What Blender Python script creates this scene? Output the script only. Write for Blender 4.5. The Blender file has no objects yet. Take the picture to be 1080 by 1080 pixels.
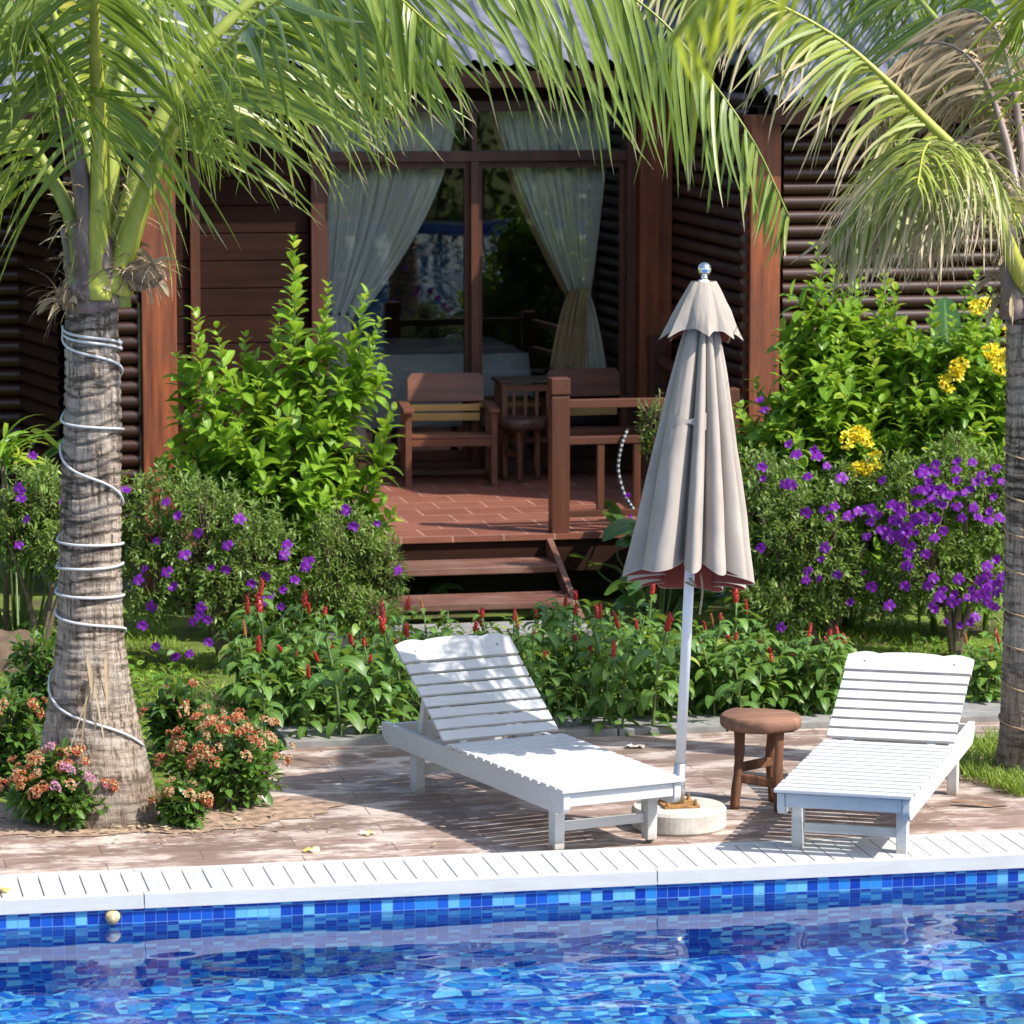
import bpy, bmesh, math, random
import numpy as np
from mathutils import Vector, Matrix, noise as mnoise
rad = math.radians
sc = bpy.context.scene
C = sc.collection
rng = np.random.default_rng(7)
random.seed(7)

# ------------------------------------------------------------------ camera
F_PX, PITCH, CAM_H = 4000.0, rad(7.53), 3.85
cam_d = bpy.data.cameras.new('camera'); cam = bpy.data.objects.new('camera', cam_d); C.objects.link(cam)
cam.location = (0, 0, CAM_H); cam.rotation_euler = (rad(90) - PITCH, 0, 0)
cam_d.sensor_width = 36; cam_d.lens = 36 * F_PX / 1080
cam_d.clip_start = 0.1; cam_d.clip_end = 2000
cam_d.dof.use_dof = True; cam_d.dof.focus_distance = 18.4; cam_d.dof.aperture_fstop = 5.6
sc.camera = cam

def ground(px, py, z=0.0):
    """measured position on a level surface seen at a point of the photograph (site survey helper)"""
    a = PITCH + math.atan((py - 540) / F_PX)
    D = (CAM_H - z) / math.tan(a)
    return Vector(((px - 540) / F_PX * (D * math.cos(PITCH) + (CAM_H - z) * math.sin(PITCH)), D, z))
def gx(px, D, z=0.0):
    return (px - 540) / F_PX * (D * math.cos(PITCH) + (CAM_H - z) * math.sin(PITCH))
def gz(py, D):
    return CAM_H - D * math.tan(PITCH + math.atan((py - 540) / F_PX))
def P3(px, py, D):
    z = gz(py, D); return Vector((gx(px, D, z), D, z))

# frame of the bungalow / pool
O = Vector((0.27, 24.67, 0)); RZ = rad(11.3)
cR, sR = math.cos(RZ), math.sin(RZ)
def w2l(p): d = Vector(p) - O; return Vector((d.x * cR + d.y * sR, -d.x * sR + d.y * cR, d.z))
def l2w(u, v, z=0): return Vector((O.x + u * cR - v * sR, O.y + u * sR + v * cR, z))

# ------------------------------------------------------------------ tagging
def tag(o, label=None, cat=None, group=None, kind=None):
    if label: o['label'] = label
    if cat: o['category'] = cat
    if group: o['group'] = group
    if kind: o['kind'] = kind
    return o
def empty(name, loc=(0, 0, 0), rz=0.0):
    o = bpy.data.objects.new(name, None); C.objects.link(o)
    o.empty_display_size = 0.1; o.location = loc; o.rotation_euler = (0, 0, rz); return o
def copy_tree(o, parent=None):
    c = o.copy(); C.objects.link(c); c.parent = parent
    for ch in list(o.children): copy_tree(ch, c)
    return c

# ------------------------------------------------------------------ materials
class NT:
    def __init__(s, name):
        s.m = bpy.data.materials.new(name); s.m.use_nodes = True
        s.t = s.m.node_tree; s.t.nodes.clear()
        s.out = s.t.nodes.new('ShaderNodeOutputMaterial')
    def n(s, typ, **kw):
        nd = s.t.nodes.new('ShaderNode' + typ)
        for k, v in kw.items():
            if k.startswith('i_'):
                key = k[2:]; nd.inputs[int(key) if key.isdigit() else key.replace('_', ' ')].default_value = v
            else: setattr(nd, k, v)
        return nd
    def l(s, a, b): s.t.links.new(a, b)
    def coord(s, scale=(1, 1, 1), rot=(0, 0, 0), out='Object'):
        tc = s.n('TexCoord'); mp = s.n('Mapping'); mp.inputs['Scale'].default_value = scale; mp.inputs['Rotation'].default_value = rot
        s.l(tc.outputs[out], mp.inputs[0]); return mp.outputs[0]
    def noise(s, vec, scale, detail=4, rough=.55):
        nd = s.n('TexNoise'); nd.inputs['Scale'].default_value = scale; nd.inputs['Detail'].default_value = detail; nd.inputs['Roughness'].default_value = rough
        if vec is not None: s.l(vec, nd.inputs['Vector'])
        return nd.outputs['Fac']
    def ramp(s, fac, stops, interp='LINEAR'):
        nd = s.n('ValToRGB'); cr = nd.color_ramp; cr.interpolation = interp
        while len(cr.elements) < len(stops): cr.elements.new(0.5)
        for e, (p, c) in zip(cr.elements, stops):
            e.position = p; e.color = (c[0], c[1], c[2], 1) if not isinstance(c, (int, float)) else (c, c, c, 1)
        s.l(fac, nd.inputs[0]); return nd.outputs[0]
    def mix(s, fac, a, b, mode='MIX'):
        nd = s.n('Mix', data_type='RGBA', blend_type=mode)
        for v, i in ((fac, 0), (a, 6), (b, 7)):
            if isinstance(v, (int, float)): nd.inputs[i].default_value = v
            elif isinstance(v, tuple): nd.inputs[i].default_value = (v[0], v[1], v[2], 1)
            else: s.l(v, nd.inputs[i])
        return nd.outputs[2]
    def math(s, op, a, b=None, c=None):
        nd = s.n('Math', operation=op)
        for i, v in enumerate((a, b, c)):
            if v is None: continue
            if isinstance(v, (int, float)): nd.inputs[i].default_value = v
            else: s.l(v, nd.inputs[i])
        return nd.outputs[0]
    def bump(s, h, strength=.3, dist=.01):
        nd = s.n('Bump'); nd.inputs['Strength'].default_value = strength; nd.inputs['Distance'].default_value = dist
        s.l(h, nd.inputs['Height']); return nd.outputs[0]
    def pbr(s, col, rough=.5, spec=.5, normal=None, **kw):
        b = s.n('BsdfPrincipled')
        if isinstance(col, tuple): b.inputs['Base Color'].default_value = (*col[:3], 1)
        else: s.l(col, b.inputs['Base Color'])
        if isinstance(rough, (int, float)): b.inputs['Roughness'].default_value = rough
        else: s.l(rough, b.inputs['Roughness'])
        b.inputs['Specular IOR Level'].default_value = spec
        for k, v in kw.items(): b.inputs[k.replace('_', ' ')].default_value = v
        if normal is not None: s.l(normal, b.inputs['Normal'])
        return b
    def done(s, sh):
        s.l(sh.outputs[0] if hasattr(sh, 'outputs') else sh, s.out.inputs[0]); return s.m

def wood(name, c1, c2, axis='x', rough=.45, grain=18, c3=None, spec=.5):
    k = NT(name); st = {'x': (.08, 1, 1), 'y': (1, .08, 1), 'z': (1, 1, .08)}[axis]
    v = k.coord(st); a = k.noise(v, grain, 6, .6); b = k.noise(k.coord(), 2.2, 3)
    col = k.ramp(a, [(.3, c1), (.68, c2)])
    col = k.mix(k.ramp(b, [(.4, 0.0), (.75, .55)]), col, c3 or tuple(x * .6 for x in c1))
    rg = k.ramp(b, [(.3, rough), (.7, min(1, rough + .2))])
    return k.done(k.pbr(col, rg, spec, k.bump(a, .5, .005)))
def plain(name, c, rough=.5, var=.25, scale=9, bump=0.0, spec=.5, **kw):
    k = NT(name); v = k.coord(); a = k.noise(v, scale, 5)
    col = k.ramp(a, [(.3, tuple(x * (1 - var) for x in c)), (.7, tuple(min(1, x * (1 + var * .6)) for x in c))])
    return k.done(k.pbr(col, rough, spec, k.bump(a, bump, .01) if bump else None, **kw))
def leafmat(name, ca, cb, cc=None, transl=.35, rough=.42, tip=None, vein=True, spec=.4, tl=None):
    """ca..cb by leaf, cc a few odd leaves, tip = colour of dried leaf tips"""
    k = NT(name)
    at = k.n('Attribute', attribute_name='rnd'); uv = k.n('UVMap'); sx = k.n('SeparateXYZ'); k.l(uv.outputs[0], sx.inputs[0])
    stops = [(.0, ca), (.8, cb)] + ([(.97, cc)] if cc else [])
    col = k.ramp(at.outputs['Fac'], stops)
    nz = k.noise(k.coord(), 22, 3)
    col = k.mix(k.ramp(nz, [(.35, 0.0), (.7, .35)]), col, tuple(x * .62 for x in ca))
    if vein:
        d = k.math('ABSOLUTE', k.math('SUBTRACT', sx.outputs[0], .5))
        col = k.mix(k.ramp(d, [(.02, .45), (.07, 0.0)]), col, tuple(min(1, x * 1.7 + .03) for x in cb))
    if tip:
        tt = k.math('ADD', sx.outputs[1], k.math('MULTIPLY', k.math('SUBTRACT', at.outputs['Fac'], .5), tip[1]))
        col = k.mix(k.ramp(tt, [(tip[2], 0.0), (tip[3], 1.0)]), col, tip[0])
    b = k.pbr(col, rough, spec)
    t = k.n('BsdfTranslucent'); k.l(k.mix(.55, col, tl or (.30, .42, .03), 'MIX'), t.inputs[0])
    mx = k.n('MixShader'); mx.inputs[0].default_value = transl
    k.l(b.outputs[0], mx.inputs[1]); k.l(t.outputs[0], mx.inputs[2])
    return k.done(mx)

M = {}
def white_paint(name, warm, foot=False):
    k = NT(name); v = k.coord(); a = k.noise(v, 30, 6, .65); b = k.noise(k.coord((1, 1, .4)), 5, 4); g = k.noise(k.coord((.12, 1, 1)), 60, 5, .7)
    col = k.mix(k.ramp(g, [(.40, 0.0), (.75, .55)]), (.54, .54, .535), (.42, .415, .40))
    col = k.mix(k.ramp(a, [(.64, 0.0), (.74, .6)]), col, (.42, .38, .32))
    col = k.mix(k.ramp(b, [(.48, 0.0), (.8, .5)]), col, warm)
    if foot:
        sx = k.n('SeparateXYZ'); k.l(v, sx.inputs[0]); d = k.math('SUBTRACT', .075, sx.outputs[2])
        f = k.ramp(k.math('ADD', k.math('MULTIPLY', d, 7.0), k.math('SUBTRACT', a, .55)), [(.0, 0.0), (.5, .75)])
        col = k.mix(f, col, (.30, .23, .16))
    return k.done(k.pbr(col, .5, .35, k.bump(k.math('ADD', a, g), .22, .003)))
M['white'] = white_paint('white_paint', (.45, .435, .40), True)
M['white_back'] = white_paint('white_paint_back', (.45, .435, .40))
M['coping'] = white_paint('coping_paint', (.44, .425, .385))
M['log'] = wood('log_lacquer', (.026, .009, .0055), (.050, .018, .010), 'x', .28, 10)
M['log_y'] = wood('log_lacquer_side', (.026, .009, .0055), (.048, .017, .010), 'y', .28, 10)
M['panel'] = wood('panel_wood', (.016, .006, .0035), (.034, .012, .0065), 'x', .6, 14, spec=.15)
M['pillar'] = wood('pillar_wood', (.095, .024, .010), (.32, .088, .030), 'z', .42, 20, (.075, .022, .010))
M['frame'] = wood('frame_wood', (.05, .016, .008), (.10, .032, .015), 'z', .38, 14)
M['rail'] = wood('rail_wood', (.07, .022, .011), (.14, .046, .022), 'x', .38, 14)
M['railz'] = wood('rail_wood_upright', (.07, .021, .011), (.13, .042, .020), 'z', .38, 14)
M['step'] = wood('step_wood', (.085, .034, .022), (.18, .075, .050), 'x', .5, 14, (.30, .20, .16))
M['chair'] = wood('chair_wood', (.09, .032, .016), (.19, .070, .034), 'x', .4, 12)
M['gold'] = wood('pale_slat_wood', (.42, .22, .06), (.58, .34, .11), 'x', .4, 12)
M['stool'] = wood('slab_wood', (.12, .058, .036), (.33, .175, .115), 'x', .75, 15, (.09, .045, .03), .25)
M['stool_leg'] = wood('stool_leg_wood', (.06, .028, .016), (.25, .115, .062), 'z', .85, 20, (.03, .015, .01), .2)
M['dkstool'] = wood('dark_slab_wood', (.045, .022, .014), (.11, .055, .034), 'x', .45, 9)
M['metal'] = plain('galvanised', (.52, .53, .55), .35, .2, 20, Metallic=.8)
M['pole'] = plain('pole_white', (.74, .76, .80), .3, .08, 8)
M['chrome'] = plain('chrome_ball', (.8, .8, .8), .08, .02, 5, Metallic=1.0)
M['rust'] = plain('rusty_plate', (.34, .17, .05), .75, .6, 40, .3)
M['rubber'] = plain('grey_rubber', (.16, .15, .14), .7, .3, 30)
M['concrete'] = plain('concrete_base', (.50, .47, .42), .85, .22, 14, .35)
M['kerb'] = plain('kerb_concrete', (.24, .235, .22), .9, .3, 9, .4)
M['soil'] = plain('soil', (.075, .055, .035), .95, .5, 9, .7)
M['rock'] = plain('brown_rock', (.13, .085, .055), .85, .5, 7, .8)
M['stem'] = plain('green_stem', (.10, .15, .035), .5, .3, 20)
M['bark'] = plain('shrub_bark', (.14, .10, .065), .85, .4, 22, .6)
M['bed'] = plain('white_bedsheet', (.62, .62, .60), .8, .1, 6)
M['grey'] = plain('pale_grey_plastic', (.50, .55, .55), .45, .1, 10)
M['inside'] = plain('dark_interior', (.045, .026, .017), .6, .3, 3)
M['plaster'] = plain('pale_wall_plaster', (.6, .58, .54), .8, .1, 3)
M['cable'] = plain('pale_grey_cable', (.55, .56, .57), .45, .2, 14)
M['rope'] = plain('tan_rope', (.36, .26, .16), .8, .3, 40)
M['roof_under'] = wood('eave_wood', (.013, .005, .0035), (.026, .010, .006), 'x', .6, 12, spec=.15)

def patio_mat():
    k = NT('patio_planks'); v = k.coord()
    br = k.n('TexBrick'); br.offset = .5; br.inputs['Scale'].default_value = 1; br.inputs['Brick Width'].default_value = .90; br.inputs['Row Height'].default_value = .20
    br.inputs['Mortar Size'].default_value = .004; br.inputs['Mortar Smooth'].default_value = .3; br.inputs['Bias'].default_value = 0
    br.inputs['Color1'].default_value = (0, 0, 0, 1); br.inputs['Color2'].default_value = (1, 1, 1, 1); br.inputs['Mortar'].default_value = (.5, .5, .5, 1)
    k.l(v, br.inputs[0])
    col = k.ramp(br.outputs['Color'], [(0, (.20, .137, .107)), (.5, (.275, .187, .148)), (1, (.33, .233, .192))])
    gr = k.noise(k.coord((.25, 3, 1)), 9, 6, .65)
    col = k.mix(k.ramp(gr, [(.42, 0.0), (.62, .7)]), col, (.15, .094, .07))
    bl = k.noise(k.coord((.7, 1.5, 1)), 3.4, 9, .74)
    col = k.mix(k.ramp(bl, [(.48, 0.0), (.57, .8)]), col, (.57, .48, .42))
    b2 = k.noise(k.coord((1, 1, 1)), 1.1, 4, .6)
    col = k.mix(k.ramp(b2, [(.5, 0.0), (.7, .45)]), col, (.155, .10, .078))
    col = k.mix(k.math('MULTIPLY', br.outputs['Fac'], .7), col, (.10, .07, .055))
    h = k.math('SUBTRACT', gr, k.math('MULTIPLY', br.outputs['Fac'], 1.5))
    rg = k.ramp(bl, [(.3, .5), (.7, .8)])
    return k.done(k.pbr(col, rg, .4, k.bump(h, .35, .004)))
M['patio'] = patio_mat()
def deck_mat():
    k = NT('deck_terracotta'); v = k.coord()
    br = k.n('TexBrick'); br.offset = .5; br.inputs['Scale'].default_value = 1; br.inputs['Brick Width'].default_value = .34; br.inputs['Row Height'].default_value = .34
    br.inputs['Mortar Size'].default_value = .006; br.inputs['Mortar Smooth'].default_value = .2
    br.inputs['Color1'].default_value = (.20, .072, .046, 1); br.inputs['Color2'].default_value = (.25, .095, .062, 1); br.inputs['Mortar'].default_value = (.42, .25, .19, 1)
    k.l(v, br.inputs[0]); n = k.noise(v, 6, 5)
    col = k.mix(k.ramp(n, [(.4, 0.0), (.75, .5)]), br.outputs[0], (.14, .052, .036))
    return k.done(k.pbr(col, .42, .4, k.bump(k.math('SUBTRACT', 1.0, br.outputs['Fac']), .3, .003)))
M['deck'] = deck_mat()
def mosaic(name, stops):
    k = NT(name); tc = k.n('TexCoord'); geo = k.n('NewGeometry')
    # cell along (u) and up/along (v or z): pick by the UV map, one unit = one tile
    uv = k.n('UVMap'); sx = k.n('SeparateXYZ'); k.l(uv.outputs[0], sx.inputs[0])
    fx = k.math('FLOOR', sx.outputs[0]); fy = k.math('FLOOR', sx.outputs[1])
    cb = k.n('CombineXYZ'); k.l(fx, cb.inputs[0]); k.l(fy, cb.inputs[1])
    wn = k.n('TexWhiteNoise', noise_dimensions='2D'); k.l(cb.outputs[0], wn.inputs[0])
    col = k.ramp(wn.outputs[0], stops, 'CONSTANT')
    wn2 = k.n('TexWhiteNoise', noise_dimensions='3D'); k.l(cb.outputs[0], wn2.inputs[0])
    col = k.mix(k.math('MULTIPLY', wn2.outputs[0], .25), col, (.02, .12, .5))
    dx = k.math('ABSOLUTE', k.math('SUBTRACT', k.math('FRACT', sx.outputs[0]), .5)); dy = k.math('ABSOLUTE', k.math('SUBTRACT', k.math('FRACT', sx.outputs[1]), .5))
    g = k.math('GREATER_THAN', k.math('MAXIMUM', dx, dy), .47)
    col = k.mix(g, col, (.10, .20, .42))
    return k.done(k.pbr(col, .18, .5, k.bump(k.math('SUBTRACT', 1.0, g), .4, .002)))
M['mosaic'] = mosaic('pool_mosaic', [(0, (.004, .030, .29)), (.40, (.008, .075, .42)), (.62, (.025, .20, .52)), (.80, (.14, .43, .64))])
M['mosaic_floor'] = mosaic('pool_floor_mosaic', [(0, (.005, .065, .42)), (.32, (.012, .16, .58)), (.58, (.045, .33, .72)), (.80, (.17, .56, .80))])
def roof_mat():
    k = NT('grey_roof_tile'); a = k.noise(k.coord(), 5, 5)
    col = k.ramp(a, [(.3, (.095, .10, .13)), (.7, (.17, .175, .225))])
    return k.done(k.pbr(col, .5, .4))
M['roof'] = roof_mat()
def trunk_mat():
    k = NT('palm_bark'); v = k.coord()
    rings = k.noise(k.coord((2.6, 2.6, 17)), 1.6, 8, .68)
    crack = k.noise(k.coord((30, 30, 3.2)), 1.7, 8, .72)
    patch = k.noise(k.coord((1, 1, 1.8)), 4.5, 4)
    col = k.ramp(crack, [(.38, (.070, .048, .036)), (.48, (.31, .24, .185)), (.62, (.50, .42, .345))])
    sc_ = k.n('Attribute', attribute_name='scar'); col = k.mix(k.math('MULTIPLY', sc_.outputs['Fac'], k.ramp(crack, [(.35, 1.0), (.75, .45)])), col, (.05, .038, .03))
    col = k.mix(k.ramp(rings, [(.52, 0.0), (.60, .85)]), col, (.055, .042, .033))
    col = k.mix(k.ramp(patch, [(.48, 0.0), (.7, .5)]), col, (.46, .42, .37))
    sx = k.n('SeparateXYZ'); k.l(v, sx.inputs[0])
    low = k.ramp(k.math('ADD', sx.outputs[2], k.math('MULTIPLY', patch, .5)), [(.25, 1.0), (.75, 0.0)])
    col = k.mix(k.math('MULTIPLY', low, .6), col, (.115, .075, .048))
    h = k.math('ADD', crack, rings)
    return k.done(k.pbr(col, .9, .2, k.bump(h, 1.0, .016)))
M['trunk'] = trunk_mat()
M['fibre'] = plain('palm_fibre', (.25, .165, .10), .9, .5, 25, .6)
def petiole_mat(name, a, b):
    k = NT(name); n = k.noise(k.coord((1, 1, .5)), 9, 5)
    return k.done(k.pbr(k.ramp(n, [(.3, a), (.68, b)]), .4, .5))
M['pet_y'] = petiole_mat('petiole_yellowgreen', (.24, .27, .03), (.46, .46, .06))
M['pet_b'] = petiole_mat('petiole_purple_brown', (.10, .065, .055), (.26, .19, .16))
M['pet_g'] = petiole_mat('petiole_green', (.15, .20, .03), (.30, .34, .06))
tan = (.46, .37, .24)
M['frond'] = leafmat('frond_green', (.115, .185, .038), (.275, .355, .062), (.48, .44, .09), .36, .33, (tan, .35, .93, 1.02), True, .5)
M['frond_y'] = leafmat('frond_yellowgreen', (.15, .22, .03), (.33, .36, .04), (.42, .34, .08), .42, .36, (tan, .4, .88, 1.0), True, .5)
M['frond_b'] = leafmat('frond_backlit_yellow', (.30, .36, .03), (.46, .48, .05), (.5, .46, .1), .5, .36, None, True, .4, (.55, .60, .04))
M['frond_o'] = leafmat('frond_drying', (.16, .24, .035), (.36, .40, .06), (.50, .44, .14), .30, .45, ((.52, .43, .28), .7, .42, .80), True, .4, (.4, .36, .12))
M['frond_d'] = leafmat('frond_dead', (.30, .22, .13), (.52, .41, .26), (.6, .5, .34), .2, .7, None, False, .2, (.45, .33, .2))
M['lime'] = leafmat('lime_leaf', (.14, .30, .026), (.32, .52, .045), (.55, .60, .06), .50, .38)
M['lime2'] = leafmat('lime_leaf_flowering', (.125, .28, .028), (.30, .49, .048), (.52, .56, .06), .50, .38)
M['tib'] = leafmat('tibouchina_leaf', (.085, .155, .036), (.235, .325, .080), (.44, .42, .15), .32, .42)
M['tib2'] = leafmat('pale_small_leaf', (.10, .175, .035), (.25, .34, .08), (.42, .42, .14), .34, .5)
M['costus'] = leafmat('costus_leaf', (.070, .165, .035), (.18, .31, .055), (.36, .43, .08), .34, .42)
M['helic'] = leafmat('heliconia_leaf', (.028, .085, .026), (.075, .165, .036), (.17, .27, .06), .25, .28)
M['clero'] = leafmat('clerodendrum_leaf', (.045, .120, .026), (.120, .225, .035), (.25, .34, .05), .28, .32)
M['grass'] = leafmat('grass_blade', (.115, .21, .018), (.26, .38, .03), (.42, .42, .12), .35, .5, None, False)
M['cover'] = leafmat('groundcover_leaf', (.06, .16, .02), (.19, .33, .03), (.3, .4, .05), .3, .5)
M['purple'] = leafmat('purple_petal', (.12, .006, .25), (.21, .018, .38), (.32, .04, .40), .30, .5, None, False, .3, (.45, .05, .6))
M['yellow'] = leafmat('yellow_petal', (.72, .56, .012), (.85, .70, .03), (.8, .7, .1), .3, .5, None, False, .3, (.8, .6, .05))
M['cleroflower'] = leafmat('clero_calyx', (.40, .040, .022), (.52, .23, .10), (.60, .52, .26), .25, .55, None, False, .3, (.7, .3, .12))
M['cream'] = leafmat('cream_petal', (.44, .10, .065), (.60, .50, .26), (.64, .58, .36), .25, .55, None, False, .3, (.8, .6, .3))
M['pinkf'] = leafmat('mauve_petal', (.5, .2, .34), (.58, .3, .42), None, .25, .55, None, False, .3, (.6, .3, .4))
M['red'] = plain('red_bract', (.42, .030, .024), .4, .35, 60)
M['redbrown'] = plain('fading_bract', (.34, .13, .03), .5, .35, 60)
M['frangi'] = leafmat('fallen_petal', (.75, .7, .55), (.8, .55, .12), None, .25, .5, None, False, .3, (.8, .7, .4))
M['drylitter'] = plain('dry_sheath', (.26, .15, .07), .8, .4, 20)
M['sand'] = plain('sandy_soil', (.33, .225, .155), .95, .6, 16, .9)

def cloth(name, c, transl=.25, var=.12):
    k = NT(name); v = k.coord(); a = k.noise(v, 4, 5); w = k.noise(v, 600, 2)
    col = k.ramp(a, [(.3, tuple(x * (1 - var) for x in c)), (.7, c)])
    b = k.pbr(col, .85, .2, k.bump(w, .1, .001)); t = k.n('BsdfTranslucent'); k.l(col, t.inputs[0])
    mx = k.n('MixShader'); mx.inputs[0].default_value = transl; k.l(b.outputs[0], mx.inputs[1]); k.l(t.outputs[0], mx.inputs[2])
    return k.done(mx)
def canopy_mat():
    k = NT('canopy_cloth'); v = k.coord(); a = k.noise(v, 4, 5); sp = k.noise(v, 38, 3, .7); w = k.noise(v, 500, 2)
    col = k.ramp(a, [(.3, (.36, .31, .265)), (.7, (.46, .405, .35))])
    z = k.n('SeparateXYZ'); k.l(v, z.inputs[0])
    lowm = k.ramp(k.math('MULTIPLY', z.outputs[2], .25), [(.26, 1.0), (.36, 0.0)])
    col = k.mix(k.math('MULTIPLY', k.ramp(sp, [(.60, 0.0), (.70, .45)]), lowm), col, (.14, .12, .11))
    b = k.pbr(col, .8, .25, k.bump(w, .1, .001)); t = k.n('BsdfTranslucent'); k.l(col, t.inputs[0])
    mx = k.n('MixShader'); mx.inputs[0].default_value = .12; k.l(b.outputs[0], mx.inputs[1]); k.l(t.outputs[0], mx.inputs[2])
    return k.done(mx)
M['canopy'] = canopy_mat()
M['lining'] = cloth('red_lining', (.36, .09, .075), .2)
M['tan_cloth'] = cloth('tan_drape', (.72, .52, .32), .1)
def sheer():
    k = NT('sheer_curtain'); d = k.n('BsdfDiffuse'); d.inputs[0].default_value = (.90, .87, .76, 1)
    t = k.n('BsdfTranslucent'); t.inputs[0].default_value = (.86, .88, .86, 1); tr = k.n('BsdfTransparent')
    m1 = k.n('MixShader'); m1.inputs[0].default_value = .15; k.l(d.outputs[0], m1.inputs[1]); k.l(t.outputs[0], m1.inputs[2])
    m2 = k.n('MixShader'); m2.inputs[0].default_value = .02; k.l(m1.outputs[0], m2.inputs[1]); k.l(tr.outputs[0], m2.inputs[2])
    return k.done(m2)
M['sheer'] = sheer()
def pane_mat():
    k = NT('window_glass'); fr = k.n('Fresnel'); fr.inputs[0].default_value = 1.75
    tr = k.n('BsdfTransparent'); tr.inputs[0].default_value = (.94, .97, .97, 1); gl = k.n('BsdfGlossy'); gl.inputs['Roughness'].default_value = .0
    n = k.noise(k.coord((1, 1, 1)), 1.3, 2); k.l(k.bump(n, .05, .02), gl.inputs['Normal'])
    m = k.n('MixShader'); k.l(k.math('MULTIPLY', fr.outputs[0], 1.25), m.inputs[0]); k.l(tr.outputs[0], m.inputs[1]); k.l(gl.outputs[0], m.inputs[2])
    return k.done(m)
M['pane'] = pane_mat()
def stripe():
    k = NT('striped_cord'); uv = k.n('UVMap'); sx = k.n('SeparateXYZ'); k.l(uv.outputs[0], sx.inputs[0])
    f = k.math('GREATER_THAN', k.math('FRACT', k.math('MULTIPLY', sx.outputs[1], 17.0)), .5)
    return k.done(k.pbr(k.mix(f, (.03, .03, .035), (.36, .37, .39)), .7))
M['stripe'] = stripe()
def water_mat():
    k = NT('pool_water_surface')
    b = k.n('BsdfGlass'); b.inputs['IOR'].default_value = 1.33; b.inputs['Roughness'].default_value = 0; b.inputs[0].default_value = (.93, .98, 1, 1)
    return k.done(b)
M['water'] = water_mat()

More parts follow.
